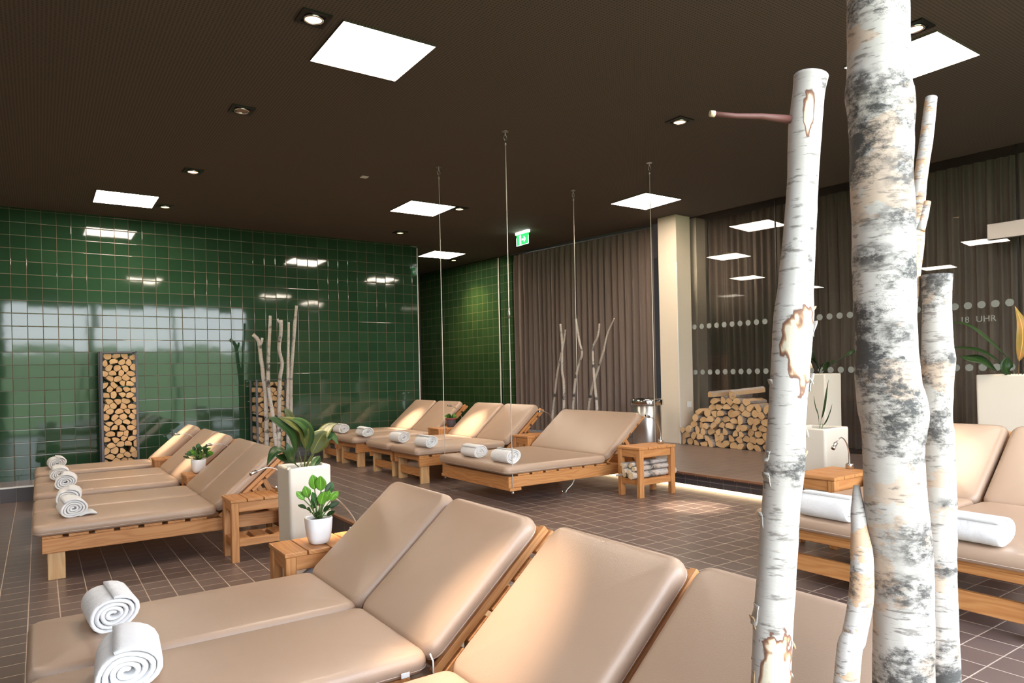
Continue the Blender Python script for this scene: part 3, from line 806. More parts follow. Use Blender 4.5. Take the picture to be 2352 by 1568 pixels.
# ------------------------------------------------------------------ planters and plants
def box_planter(w, h, wall=.022, r=.018):
    """square tapering tub, hollow at the top; near corner at local origin"""
    t = empty('planter'); mb = MB(); k = len(rrect(1, 1, .1, 4))
    rings = [(w * .97, 0), (w, h - .012), (w - .006, h), (w - wall * 2 + .006, h), (w - wall * 2, h - .010), (w - wall * 2, h - .075)]
    for (s_, z) in rings:
        for (x, y) in rrect(s_, s_, r if s_ > w - wall else r * .6, 4): mb.v.append((x + w / 2, y + w / 2, z))
    for i in range(len(rings) - 1):
        for j in range(k):
            a = i * k + j; b = i * k + (j + 1) % k; mb.face([a, b, b + k, a + k], 0, None, i in (1, 3))
    mb.face([j for j in range(k)][::-1])
    mb.build('tub', 'cream', t)
    s = MB(); n = 9; q = w - wall * 2 - .004
    for i in range(n + 1):
        for j in range(n + 1):
            x = (w - q) / 2 + q * i / n; y = (w - q) / 2 + q * j / n; s.v.append((x, y, h - .045 + .010 * noise.noise(Vector((x * 30, y * 30, h)))))
    for i in range(n):
        for j in range(n): a = i * (n + 1) + j; s.face([a, a + n + 1, a + n + 2, a + 1], 0, None, True)
    s.build('soil', 'soil', t)
    return t
def leaf_mb(mb, pts, w, fold=.25, mi=0, prof=None, up=(0, 0, 1)):
    """leaf blade along a polyline, width profile, with a folded midrib"""
    p = [Vector(q) for q in pts]; P_ = [p[0] * 2 - p[1]] + p + [p[-1] * 2 - p[-2]]; C = []
    for i in range(1, len(P_) - 2):
        for k in range(5):
            u = k / 5; a, b, c, d = P_[i - 1], P_[i], P_[i + 1], P_[i + 2]
            C.append(.5 * ((2 * b) + (c - a) * u + (2 * a - 5 * b + 4 * c - d) * u * u + (3 * b - a - 3 * c + d) * u ** 3))
    C.append(p[-1]); n = len(C); n0 = len(mb.v); upv = Vector(up)
    for i, c in enumerate(C):
        u = i / (n - 1); t = (C[min(i + 1, n - 1)] - C[max(i - 1, 0)]).normalized()
        s_ = t.cross(upv); s_ = s_.normalized() if s_.length > 1e-4 else t.orthogonal().normalized(); nn = s_.cross(t).normalized()
        ww = w * (prof(u) if prof else max(.03, sin(PI * min(1, max(0, (u - .05) / .95)) ** .8)) ** .9)
        for k in range(-2, 3):
            q = c + s_ * (ww * k / 2) + nn * (abs(k) / 2 * ww * fold); mb.v.append(tuple(q))
    for i in range(n - 1):
        for k in range(4):
            a = n0 + i * 5 + k; u0, u1, v0, v1 = i / (n - 1), (i + 1) / (n - 1), k / 4, (k + 1) / 4
            mb.face([a, a + 1, a + 6, a + 5], mi, [(u0, v0), (u0, v1), (u1, v1), (u1, v0)], True)
aspi = lambda u: .06 if u < .25 else max(.02, sin(PI * ((u - .25) / .75) ** .75)) 
def big_leaf(t, pts, w, m, up=(0, 0, 1), prof=aspi, fold=.2):
    mb = MB(); leaf_mb(mb, pts, w, fold, 0, prof, up); o = mb.build('leaf', m, t)
    s_ = o.modifiers.new('thick', 'SOLIDIFY'); s_.thickness = .0012; return o

# tall planter in the left group
t = box_planter(.245, .80); t.location = (1.158, 3.935, 0); tag(t, 'tall cream planter with arching dark leaves, behind the nearest side table', 'planter', 'square cream planters')
c0 = Vector((.12, .12, .76))
V = lambda *a: Vector(a)
for (m_, w_, P, up) in [
    ('leaf_dark', .034, [c0, (.06, .05, .88), (.015, .0, 1.00), (-.07, -.02, 1.075), (-.115, -.02, 1.095)], (.3, -1, .6)),
    ('leaf_olive', .045, [c0, (.115, .06, .90), (.09, .03, 1.01), (.02, 0, 1.06), (-.06, -.01, 1.095)], (.3, -1, .5)),
    ('leaf_dark', .040, [c0, (.13, .08, .88), (.13, .05, .99), (.075, .02, 1.055), (.0, .0, 1.085)], (.2, -1, .5)),
    ('leaf_olive', .028, [c0, (.10, .14, .90), (.075, .13, 1.02), (.035, .12, 1.11), (.015, .12, 1.135)], (0, -1, .2)),
    ('leaf_dark', .036, [c0, (.02, .06, .85), (-.04, .02, .905), (-.09, -.02, .895), (-.135, -.05, .835)], (-.2, -.8, 1)),
    ('leaf_dark', .030, [c0, (.06, .10, .82), (.01, .06, .85), (-.03, .04, .86), (-.07, .02, .88)], (0, -1, .6)),
    ('leaf_olive', .060, [c0, (.165, .10, .86), (.20, .09, .93), (.225, .08, .97), (.25, .07, .99)], (.2, -1, .5)),
    ('leaf_dark', .036, [c0, (.19, .12, .87), (.25, .12, .95), (.30, .12, .955), (.33, .10, .90)], (0, -1, .8)),
    ('leaf_olive', .036, [c0, (.19, .10, .88), (.24, .12, .97), (.29, .14, 1.015), (.345, .14, 1.03)], (-.2, -.8, .8)),
    ('leaf_dark', .028, [c0, (.03, .02, .84), (.0, -.02, .90), (-.015, -.02, .95)], (0, -1, .2)),
    ('leaf_dark', .026, [c0, (.20, .14, .81), (.235, .16, .84)], (0, -1, .6))]:
    big_leaf(t, P, w_, m_, up)

# low planter at right on the raised floor
t = box_planter(.32, .68); t.location = (4.78, 2.90, Z1); tag(t, 'low cream planter with three upright leaves, behind the right side table', 'planter', 'square cream planters')
c0 = Vector((.17, .15, .64))
for (m_, w_, P, up) in [('leaf_mid', .052, [c0, (.165, .13, .74), (.165, .11, .84), (.185, .10, .95), (.225, .10, 1.04)], (.75, -1, 0)),
    ('leaf_mid', .030, [c0, (.11, .12, .76), (.07, .12, .84), (.055, .12, .92)], (.75, -1, 0)),
    ('leaf_dark', .034, [c0, (.20, .13, .70), (.25, .12, .77), (.285, .11, .85)], (.75, -1, 0))]:
    big_leaf(t, P, w_, m_, up)
MB().tube([(.2, .15, .63), (.215, .15, .70)], .002, 5).build('stem', 'stem', t)
# tall planter beside the glass
t = box_planter(.30, .92); t.location = (6.44, 3.90, Z2); tag(t, 'tall cream planter against the glass, seen between birch trunks', 'planter', 'square cream planters')
c0 = Vector((.14, .14, .88))
for (m_, w_, P, up) in [('leaf_dark', .075, [c0, (.08, .14, 1.0), (.05, .16, 1.12), (.05, .18, 1.26)], (.75, -1, 0)), ('leaf_dark', .05, [c0, (.10, .12, .96), (.05, .14, 1.04), (-.02, .18, 1.10)], (.75, -1, 0)),
    ('leaf_dark', .05, [c0, (.16, .12, .96), (.22, .10, 1.02), (.26, .04, 1.05)], (.7, -1, .3)), ('leaf_dark', .026, [c0, (.20, .02, 1.03), (.28, -.10, 1.12), (.34, -.20, 1.17)], (.7, -1, .6)), ('leaf_dark', .045, [c0, (.12, .14, .94), (.14, .12, 1.0), (.16, .10, 1.03)], (.75, -1, 0))]:
    big_leaf(t, P, w_, m_, up)
# tall planter at the right edge
t = box_planter(.42, .90); t.location = (6.13, 2.02, Z2); tag(t, 'tall cream planter at the right edge, long leaves hanging left', 'planter', 'square cream planters')
c0 = Vector((.2, .2, .86))
for (m_, w_, P, up) in [('leaf_dark', .030, [c0, (.07, .22, 1.02), (-.01, .33, 1.18), (-.06, .45, 1.30), (-.08, .62, 1.335)], (-.3, -.5, 1)),
    ('leaf_dark', .032, [c0, (.05, .25, .98), (-.02, .36, 1.08), (-.06, .48, 1.115), (-.08, .62, 1.12)], (-.3, -.5, 1)),
    ('leaf_dark', .050, [c0, (.03, .28, .93), (-.03, .36, 1.01), (-.06, .44, 1.03), (-.08, .50, 1.05)], (-.3, -1, .6)),
    ('leaf_brown', .055, [c0, (.0, .12, 1.0), (-.02, .09, 1.15), (-.03, .09, 1.28), (-.03, .13, 1.42)], (-.7, -1, 0)),
    ('leaf_mid', .075, [c0, (.1, .06, 1.02), (.08, .0, 1.18), (.07, -.01, 1.32)], (-.7, -1, 0)),
    ('leaf_dark', .05, [c0, (.0, .2, .92), (-.02, .2, .99), (-.02, .18, 1.04)], (-.7, -1, 0)),
    ('leaf_mid', .05, [c0, (.14, .0, 1.0), (.14, -.10, 1.10), (.16, -.2, 1.12)], (-.3, -1, .6))]:
    big_leaf(t, P, w_, m_, up)

# white pots with succulents
def white_pot(loc, lb, seed, h=.135, r=.062, spread=1.0, fan=None):
    t = empty('potted_succulent', loc); tag(t, lb, 'potted plant', 'white potted succulents')
    mb = MB().lathe([(r * .55, 0), (r * .70, .004), (r * .84, h * .22), (r * .95, h * .6), (r, h * .97), (r * .985, h), (r * .90, h), (r * .88, h * .93), (r * .88, h * .86)], 32, sq=.22)
    mb.build('pot', 'ceramic', t)
    MB().lathe([(r * .87, h * .84), (r * .87, h * .87), (r * .4, h * .90), (.004, h * .905)], 20, sq=.22).build('soil', 'soil', t)
    R = random.Random(seed); fo = MB(); st = MB(); oval = lambda u: max(.05, sin(PI * min(1, u ** .8)) ** .75)
    for (x, y, z, sz, mi) in fan:
        tip = Vector((x, y, z)); root = Vector((R.uniform(-.012, .012), R.uniform(-.012, .012), h * .88))
        mid = root.lerp(tip, .55) + Vector((0, 0, .012)); st.tube([root, mid, tip], .003, 6)
        d = (tip - root); d.z *= .5; d = d.normalized() if d.length > 0 else Vector((0, 0, 1))
        d = (d + Vector((R.uniform(-.3, .3), R.uniform(-.3, .3), R.uniform(.1, .7)))).normalized(); L = sz
        leaf_mb(fo, [tip - d * .004, tip + d * L * .35 + Vector((0, 0, .004)), tip + d * L * .7, tip + d * L], sz * (.36 if mi < 2 else .22), .18, mi, oval, (R.uniform(-.5, .3), -1, R.uniform(.0, .9)))
    f = fo.build('foliage', ['leaf_bright', 'leaf_mid', 'leaf_dark'], t); s_ = f.modifiers.new('thick', 'SOLIDIFY'); s_.thickness = .0018
    st.build('stem', 'stem', t)
    return t
near = [(-.020, -.01, .285, .078, 0), (.010, -.02, .275, .080, 0), (-.055, -.01, .245, .062, 0), (-.075, 0, .235, .055, 0), (-.03, -.03, .225, .055, 1), (.005, -.03, .205, .072, 0), (.035, -.02, .215, .060, 0),
        (.065, -.01, .215, .060, 0), (.045, .01, .255, .060, 2), (.06, .02, .25, .060, 1), (-.07, -.02, .190, .052, 2), (-.05, -.03, .170, .060, 2), (.02, -.03, .165, .050, 2), (.05, -.02, .180, .060, 2), (-.02, -.05, .15, .05, 2), (.03, -.05, .145, .05, 2), (-.01, .01, .19, .06, 1), (.02, .03, .2, .06, 2), (.07, -.0, .17, .05, 2)]
white_pot((1.19, 3.545, .452), 'white pot with round glossy green leaves on the nearest side table', 4, .135, .066, 1, near)
R = random.Random(9); fan2 = []
for i in range(44):
    a = R.uniform(0, 2 * PI); e = R.uniform(.15, 1.35); L = R.uniform(.10, .185)
    fan2.append((L * .62 * cos(e) * cos(a), L * .6 * cos(e) * sin(a), .125 + L * .62 * sin(e), R.uniform(.035, .058), R.choice((1, 1, 2, 2, 0))))
white_pot((1.21, 6.925, .452), 'white pot with bushy dark green leaves, on the table among the left loungers', 7, .125, .064, 1, fan2)
# grey pot
t = empty('potted_herb', (4.475, 7.965, Z1 + .451)); tag(t, 'slate grey pot with red rim and small green herb, far side table', 'potted plant')
MB().lathe([(.048, 0), (.052, .004), (.070, .108), (.070, .11)], 24).build('pot', 'pot_grey', t)
MB().lathe([(.072, .093), (.074, .120), (.066, .120), (.064, .108), (.01, .108)], 24).build('rim', 'pot_red', t)
R = random.Random(3); fo = MB()
for i in range(60):
    a = R.uniform(0, 2 * PI); e = R.uniform(.35, 1.45); L = R.uniform(.05, .085); b = Vector((.03 * cos(a), .03 * sin(a), .108)); d = Vector((cos(e) * cos(a), cos(e) * sin(a), sin(e)))
    leaf_mb(fo, [b, b + d * L * .5, b + d * L], .010, .2, R.choice((0, 1)), None, (0, -1, .3))
fo.build('foliage', ['leaf_bright', 'leaf_mid'], t)
# clear plastic bag under the nearest side table
mb = MB(); 
for j in range(9):
    for i in range(16):
        a = 2 * PI * i / 16; v = j / 8; r = .075 * sin(PI * min(.97, .12 + .86 * v)) ** .6 * (1 + .25 * noise.noise(Vector((cos(a) * 2, sin(a) * 2, v * 4))))
        mb.v.append((r * 1.3 * cos(a), r * sin(a), .16 * v))
for j in range(8):
    for i in range(16): a = j * 16 + i; b = j * 16 + (i + 1) % 16; mb.face([a, b, b + 16, a + 16], 0, None, True)
mb.face(list(range(16))[::-1]); mb.face([8 * 16 + i for i in range(16)])
o = mb.build('plastic_bag', 'bag'); o.location = (1.17, 3.57, .167); tag(o, 'crumpled pale plastic bag on the shelf of the nearest side table', 'plastic bag')

# ------------------------------------------------------------------ trash can
t = empty('waste_bin', (6.62, 6.52, Z2)); tag(t, 'cylindrical stainless steel waste bin before the curtain, left of the column', 'waste bin')
MB().lathe([(.185, 0), (.19, .01), (.19, .53), (.186, .535)], 40).build('body', 'chrome', t)
MB().lathe([(.212, .535), (.216, .54), (.216, .60), (.208, .615), (.17, .62), (.16, .60), (.02, .598)], 40).build('lid', 'steel', t)
MB().lathe([(.192, 0), (.192, .012)], 40).build('base_ring', 'black', t)

# ------------------------------------------------------------------ firewood
def clip(poly, nx, nz, c):
    out = []
    for i in range(len(poly)):
        a, b = poly[i], poly[(i + 1) % len(poly)]; da = a[0] * nx + a[1] * nz - c; db = b[0] * nx + b[1] * nz - c
        if da <= 0: out.append(a)
        if (da < 0 < db) or (db < 0 < da): k = da / (da - db); out.append((a[0] + (b[0] - a[0]) * k, a[1] + (b[1] - a[1]) * k))
    return out
def sections(Wd, H, sx, sz, seed, inside=lambda x, z: True):
    """cross sections of split logs piled to fill a W x H front: half moons, quarter wedges, a few rounds"""
    R = random.Random(seed); P = []; rows = int(round(H / sz))
    for j in range(rows):
        n = int(round(Wd / sx))
        for i in range(n): P.append((min(Wd - .02, max(.02, (i + .5 + (.25 if j % 2 else -.25) + R.uniform(-.16, .16)) * Wd / n)), (j + .5 + R.uniform(-.2, .2)) * H / rows))
    out = []
    for i, p in enumerate(P):
        if not inside(p[0], p[1]): continue
        r = sx * R.uniform(.56, .66); kind = R.random(); tilt = R.gauss(0, .45) + (PI if R.random() < .16 else 0) + (R.choice((-1.2, 1.2)) if R.random() < .2 else 0)
        if kind < .62: pl = [(r * cos(PI * k / 9), r * sin(PI * k / 9) * 1.02 - r * .42) for k in range(10)]
        elif kind < .86: pl = [(-r * .45, -r * .5)] + [(-r * .45 + r * 1.15 * cos(1.65 * k / 6 - .1), -r * .5 + r * 1.15 * sin(1.65 * k / 6 - .1)) for k in range(7)]
        else: pl = [(r * .72 * cos(2 * PI * k / 12), r * .72 * sin(2 * PI * k / 12)) for k in range(12)]
        poly = [(p[0] + x * cos(tilt) - z * sin(tilt), p[1] + x * sin(tilt) + z * cos(tilt)) for x, z in pl]
        for k, q in enumerate(P):
            if k == i: continue
            d = (q[0] - p[0], q[1] - p[1]); L = math.hypot(*d)
            if L > 3 * r: continue
            poly = clip(poly, d[0] / L, d[1] / L, (d[0] * (p[0] + q[0]) / 2 + d[1] * (p[1] + q[1]) / 2) / L - .0028)
            if len(poly) < 3: break
        if len(poly) < 3: continue
        for nx, nz, c in ((-1, 0, -.002), (1, 0, Wd - .002), (0, -1, -.002), (0, 1, H - .002)):
            if len(poly) >= 3: poly = clip(poly, nx, nz, c)
        if len(poly) < 3: continue
        q = poly; A = .5 * sum(q[i][0] * q[(i + 1) % len(q)][1] - q[(i + 1) % len(q)][0] * q[i][1] for i in range(len(q)))
        if abs(A) < .0007: continue
        if A < 0: q = q[::-1]
        for it in range(1):
            nq = []
            for i2 in range(len(q)):
                a, b = q[i2], q[(i2 + 1) % len(q)]; L = math.hypot(a[0] - b[0], a[1] - b[1])
                if L < .006: nq.append(((a[0] + b[0]) / 2, (a[1] + b[1]) / 2)); continue
                nq.append((a[0] + (b[0] - a[0]) * .09, a[1] + (b[1] - a[1]) * .09)); nq.append((b[0] + (a[0] - b[0]) * .09, b[1] + (a[1] - b[1]) * .09))
            q = nq
        out.append(q)
    return out
def stack(secs, T, depth, seed, name, lb, group, front=.02):
    R = random.Random(seed); n = 0
    for q in secs:
        L = [math.hypot(q[i][0] - q[(i + 1) % len(q)][0], q[i][1] - q[(i + 1) % len(q)][1]) for i in range(len(q))]; mx = max(L)
        side = [1 if l_ > mx * .55 else 2 for l_ in L]
        y0 = R.uniform(0, front); cx = sum(p[0] for p in q) / len(q); cz = sum(p[1] for p in q) / len(q)
        mb = MB().prism([(p[0] - cx, p[1] - cz) for p in q], y0, y0 + depth, 0, side)
        for f in range(2): pass
        o = mb.build(name, ['log_end', 'log_split', 'log_bark']); o.matrix_world = T @ Matrix.Translation((cx, 0, cz))
        tag(o, lb, 'firewood log', group); n += 1
    return n
# rack 1 and rack 2 (steel gabion frames)
def rack(loc, w, h, d, lb):
    t = empty('log_rack', loc); tag(t, lb, 'log rack', 'steel log racks'); a = .012
    for x in (0, w): 
        for y in (0, d): BX(x - a / 2 - .012, x + a / 2, y - a / 2, y + a / 2 + .012, 0, h).build('post', 'iron', t)
    mb = MB()
    for z in (0, h - .012):
        mb.box(0, w, -.006, .006, z, z + .012); mb.box(0, w, d - .006, d + .006, z, z + .012); mb.box(-.006, .006, 0, d, z, z + .012); mb.box(w - .006, w + .006, 0, d, z, z + .012)
    mb.box(0, w, .01, d - .01, .002, .010)
    mb.build('frame', 'iron', t); return t
R1 = (.628, 9.56, Z1); rack(R1, .372, 1.505, .33, 'tall grey steel log rack full of split wood against the green wall, left')
n1 = stack(sections(.356, 1.46, .100, .066, 21), Matrix.Translation((R1[0] + .008, R1[1] + .004, Z1 + .014)), .31, 4, 'firewood_log', 'split firewood log stacked in the left tall steel rack at the green wall', 'firewood in the left rack')
R2 = (2.405, 9.52, Z1); rack(R2, .380, 1.125, .33, 'shorter grey steel log rack behind the birch poles')
n2 = stack(sections(.364, 1.08, .104, .068, 33), Matrix.Translation((R2[0] + .008, R2[1] + .004, Z1 + .014)), .31, 5, 'firewood_log', 'split firewood log in the right steel rack behind the birch poles', 'firewood in the right rack')
# open pile on the platform, logs pointing at the room (ends face -x)
prof_ = [(0, .16), (.12, .30), (.30, .46), (.50, .60), (.72, .66), (1.0, .66), (1.15, .56), (1.45, .50), (1.62, .34)]
def inside(x, z):
    for i in range(len(prof_) - 1):
        a, b = prof_[i], prof_[i + 1]
        if a[0] <= x <= b[0]: return z < a[1] + (b[1] - a[1]) * (x - a[0]) / (b[0] - a[0])
    return False
# local x -> -Y world, local y -> +X world
T = Matrix(((0, 1, 0, 7.02), (-1, 0, 0, 6.315), (0, 0, 1, Z2 + .001), (0, 0, 0, 1)))
n3 = stack(sections(1.62, .70, .118, .080, 8, inside), T, .33, 6, 'firewood_log', 'split firewood log in the open pile on the platform by the glass', 'firewood in the open pile', .05)
for (y, z, a, yaw) in ((5.82, .645, .05, .45), (5.50, .665, .09, .55)):
    q = [(-.05, -.035), (.05, -.03), (.055, .02), (.0, .042), (-.05, .02)]
    o = MB().prism(q, 0, .42, 0, [1, 1, 2, 2, 1]).build('firewood_log', ['log_end', 'log_split', 'log_bark'])
    o.matrix_world = Matrix.Translation((7.03, y, Z2 + z + .02)) @ Matrix.Rotation(-PI / 2 - yaw, 4, 'Z') @ Matrix.Rotation(a, 4, 'X')
    tag(o, 'split log lying crosswise on top of the open pile, long side showing', 'firewood log', 'logs crosswise on the open pile')
# birch logs on side table shelves
def birch_log(p0, p1, r, lb, grp, seed):
    p0, p1 = Vector(p0), Vector(p1); t = empty('birch_log', p0); tag(t, lb, 'birch log', grp); d = p1 - p0
    n = 6; P = [d * (k / n) + Vector((0, noise.noise(Vector((k, seed, 0))) * .003, noise.noise(Vector((k, seed, 5))) * .003)) * (1 if 0 < k < n else 0) for k in range(n + 1)]
    MB().tube(P, r, 14, caps=False).build('bark', 'bark_pole', t)
    u = d.normalized()
    MB().tube([-u * .0005, u * .002], r * .97, 14).build('cut_end', 'birch_end', t); MB().tube([d - u * .002, d + u * .0005], r * .97, 14).build('cut_end', 'birch_end', t)
def fill_table(x, y, z, seed, lb, grp, rows):
    R = random.Random(seed); zz = z + .167
    for (yy, h, r) in rows:
        a = R.uniform(-.06, .03); b = R.uniform(.0, .09)
        birch_log((x + a, y + yy, zz + h), (x + .44 + b, y + yy + R.uniform(-.01, .01), zz + h + R.uniform(-.004, .004)), r, lb, grp, R.random() * 50)
rowsA = [(.065, .034, .033), (.118, .019, .018), (.158, .022, .021), (.205, .028, .027), (.243, .020, .010),
         (.060, .092, .022), (.108, .064, .024), (.150, .068, .023), (.198, .076, .020), (.235, .072, .018),
         (.075, .132, .018), (.118, .115, .022), (.165, .112, .020), (.212, .118, .018)]
fill_table(4.405, 4.44, Z1, 1, 'thin white birch log on the shelf of the table right of the swing bed', 'birch logs in the swing bed table', rowsA)
fill_table(4.07, 2.415, Z1, 2, 'thin birch log on the shelf of the right side table', 'birch logs in the right side table', rowsA[:10])
fill_table(.985 + .02, 3.43, 0, 3, 'birch log on the shelf of the nearest side table', 'birch logs in the nearest side table', [(.03 + .03, .030, .02), (.235, .026, .022)])

# ------------------------------------------------------------------ birch trunks and poles
def trunk_mb(pts, seg=40, step=.012, seed=0, rough=.06, peel=None, knots=(), lens=3.0):
    P = [Vector(p[:3]) for p in pts]; Rr = [p[3] for p in pts]; C, CR = [], []
    for i in range(len(P) - 1):
        n = max(2, int((P[i + 1] - P[i]).length / step)); a = P[max(i - 1, 0)]; b = P[i]; c = P[i + 1]; d = P[min(i + 2, len(P) - 1)]
        for k in range(n):
            u = k / n; C.append(.5 * ((2 * b) + (c - a) * u + (2 * a - 5 * b + 4 * c - d) * u * u + (3 * b - a - 3 * c + d) * u ** 3)); CR.append(Rr[i] + (Rr[i + 1] - Rr[i]) * (3 * u * u - 2 * u ** 3))
    C.append(P[-1]); CR.append(Rr[-1]); mb = MB(); ref = None; pe, kn = [], []
    for i, p in enumerate(C):
        t = (C[min(i + 1, len(C) - 1)] - C[max(i - 1, 0)]).normalized()
        if ref is None: ref = Vector((1, 0, 0)); 
        ref = (ref - t * ref.dot(t)).normalized(); b = t.cross(ref)
        for k in range(seg):
            a = 2 * PI * k / seg; n_ = ref * cos(a) + b * sin(a); r = CR[i]
            q = p + n_ * r
            r *= 1 + rough * noise.noise(Vector((q.x * 14, q.y * 14, q.z * 7 + seed))) + rough * .45 * noise.noise(Vector((q.x * 60, q.y * 60, q.z * 50 + seed)))
            K = 0
            for (kz, kdir, ks, kh, kd) in knots:
                kv = Vector((kdir[0], kdir[1], 0)).normalized(); dz = (p.z - kz) / ks; da = 1 - max(-1, n_.dot(kv)); g = math.exp(-dz * dz - da * kd)
                r += kh * g; K = max(K, min(1, max(0, g * 1.7 - .35 + .5 * noise.noise(Vector((q.x * 90, q.y * 90, q.z * 90)))))) if kh >= 0 else K
            q = p + n_ * r; mb.v.append(tuple(q))
            v = 0
            if peel:
                for (pz, pd, hz_, hw) in peel:
                    pv = Vector((pd[0], pd[1], 0)).normalized(); ang = math.acos(max(-1, min(1, n_.dot(pv)))); dz = (p.z - pz) / hz_
                    w_ = hw * (1 - .45 * max(-1, min(1, -dz)))
                    dd = 1 - math.sqrt((ang / w_) ** 2 + dz ** 2) + .42 * noise.noise(Vector((q.x * 70, q.y * 70, q.z * 45))) + .2 * noise.noise(Vector((q.x * 200, q.y * 200, q.z * 160)))
                    v = max(v, min(1, max(0, dd * 1.7)))
            pe.append(v); kn.append(K)
    n = len(C)
    for i in range(n - 1):
        for k in range(seg): a = i * seg + k; b_ = i * seg + (k + 1) % seg; mb.face([a, b_, b_ + seg, a + seg][::-1], 0, None, True)
    mb.at = {'peel': pe, 'knot': kn}
    mb.face([(n - 1) * seg + k for k in range(seg)][::-1], 0); mb.face([k for k in range(seg)], 1)
    return mb
CAM2 = (-.9, -.5)
def trunk(name, pts, m, lb, **k):
    t = empty(name, (pts[-1][0], pts[-1][1], pts[-1][2])); 
    mb = trunk_mb(pts, **k); L = Vector(t.location); mb.v = [tuple(Vector(v) - L) for v in mb.v]
    mb.build('stem', [m, 'log_end'], t); tag(t, lb, 'birch trunk'); return t, L
main = [(1.062, .545, 3.385, .040), (1.062, .545, 2.6, .042), (1.062, .545, 1.869, .043), (1.062, .545, 1.745, .0435), (1.062, .545, 1.725, .046), (1.063, .544, 1.65, .0443), (1.061, .545, 1.604, .0437), (1.063, .544, 1.538, .0437), (1.063, .544, 1.458, .043), (1.063, .544, 1.372, .0424),
        (1.065, .543, 1.293, .0443), (1.068, .54, 1.253, .0465), (1.069, .54, 1.207, .0417), (1.07, .539, 1.14, .0424), (1.072, .538, 1.074, .043), (1.077, .535, 1.008, .0424), (1.077, .534, .922, .0417), (1.076, .535, .83, .0417), (1.075, .535, .4, .043), (1.075, .535, 0.001, .046)]
t, L = trunk('standing_birch', main, 'bark', 'thickest white birch trunk, running from bottom edge to the top', seg=72, step=.007, seed=3, rough=.035,
      knots=[(1.735, (-1, .2), .022, .006, 3), (1.70, (1, -.6), .03, .004, 3), (1.60, (-.1, -1), .045, .0, 2.2), (1.295, (-1, -.2), .018, .005, 2.5), (1.225, (1, -.7), .03, .009, 4), (1.195, (.2, -1), .03, .0, 1.3), (1.05, (.0, -1), .045, .002, .8), (.98, (-.8, -.8), .03, .0, 1.5), (1.475, (-1, 0), .02, .003, 2), (1.36, (-.6, -.8), .02, 0, 2.5), (.90, (.9, -.7), .03, .001, 5), (.83, (-1, -.2), .05, .001, 2.2), (1.53, (-.2, -1), .022, 0, 1.0)])
left = [(.884, .546, 1.713, .0228), (.88, .548, 1.689, .0208), (.876, .551, 1.644, .0216), (.873, .554, 1.579, .0204), (.868, .557, 1.507, .021), (.862, .561, 1.435, .0228), (.858, .564, 1.381, .0260), (.853, .567, 1.31, .0252), (.848, .57, 1.25, .0246),
        (.844, .573, 1.184, .0264), (.838, .577, 1.112, .0246), (.833, .58, 1.041, .0252), (.828, .584, .969, .0264), (.823, .587, .88, .0258), (.80, .60, .45, .027), (.775, .62, 0.001, .029)]
t, L = trunk('standing_birch', left, 'bark_clean', 'left smooth white birch trunk with peeled patch and a side twig', seg=64, step=.006, seed=8, rough=.05,
      peel=[(1.335, (-.35, -1), .060, 1.15), (1.655, (-.85, -.75), .034, .38), (.875, (-.6, -1), .085, 1.0)],
      knots=[(1.575, (.1, -1), .004, .0005, 22), (1.50, (-.2, -1), .005, .0005, 25), (1.545, (0, -1), .003, 0, 30), (1.195, (.2, -1), .011, .001, 3), (1.16, (-.35, -1), .013, .001, 12), (1.46, (-.2, -1), .010, .0005, 30), (1.695, (.1, -1), .012, 0, 9)])
tw = MB().tube([Vector(p) - L for p in ((.862, .561, 1.654), (.821, .581, 1.657), (.786, .597, 1.656), (.756, .610, 1.657))], .004, 10, rad=[.0058, .0040, .0033, .0037]); tw.build('twig', 'bark_twig', t)
MB().tube([Vector(p) - L for p in ((.758, .609, 1.657), (.752, .612, 1.6575))], .0042, 10).build('twig_end', 'birch_end', t)
# curls of peeling bark
def curl(parent, L, base, out, up, w, l, m='bark_clean'):
    mb = MB(); b = Vector(base) - L; o_ = Vector(out).normalized(); s_ = Vector((o_.y, -o_.x, 0)).normalized(); u_ = Vector((0, 0, up))
    for i in range(6):
        f = i / 5
        for k in range(3): mb.v.append(tuple(b + s_ * (w * (k / 2 - .5) * (1 - .3 * f)) + u_ * (l * f) + o_ * (.0045 * f * f + .0015 * sin(k * 2 + i))))
    for i in range(5):
        for k in range(2): a = i * 3 + k; mb.face([a, a + 1, a + 4, a + 3], 0, None, True)
    o = mb.build('bark_curl', m, parent); s = o.modifiers.new('thick', 'SOLIDIFY'); s.thickness = .0012; return o
RR = random.Random(12)
rt = Vector((.825, -.566, 0))
for (z, sd) in ((1.385, 1), (1.355, 1), (1.33, 1), (1.305, 1), (1.28, 1), (1.24, 1), (1.185, 1), (1.15, -1), (1.20, -1), (1.28, -1), (.99, -1), (.955, -1), (.93, -1), (.90, -1), (.945, 1), (.905, 1), (.875, 1), (1.02, -1), (1.09, -1)):
    i = min(range(len(left)), key=lambda j: abs(left[j][2] - z)); c = Vector(left[i][:3]); rd = left[i][3]
    o_ = (rt * sd * 1.0 + Vector((-.566, -.825, 0)) * RR.uniform(-.15, .25)).normalized()
    curl(t, L, (c.x + o_.x * rd * .96, c.y + o_.y * rd * .96, z), o_, RR.choice((-1, 1)), RR.uniform(.006, .018), RR.uniform(.012, .028), RR.choice(('bark_clean', 'log_split', 'bark_clean')))
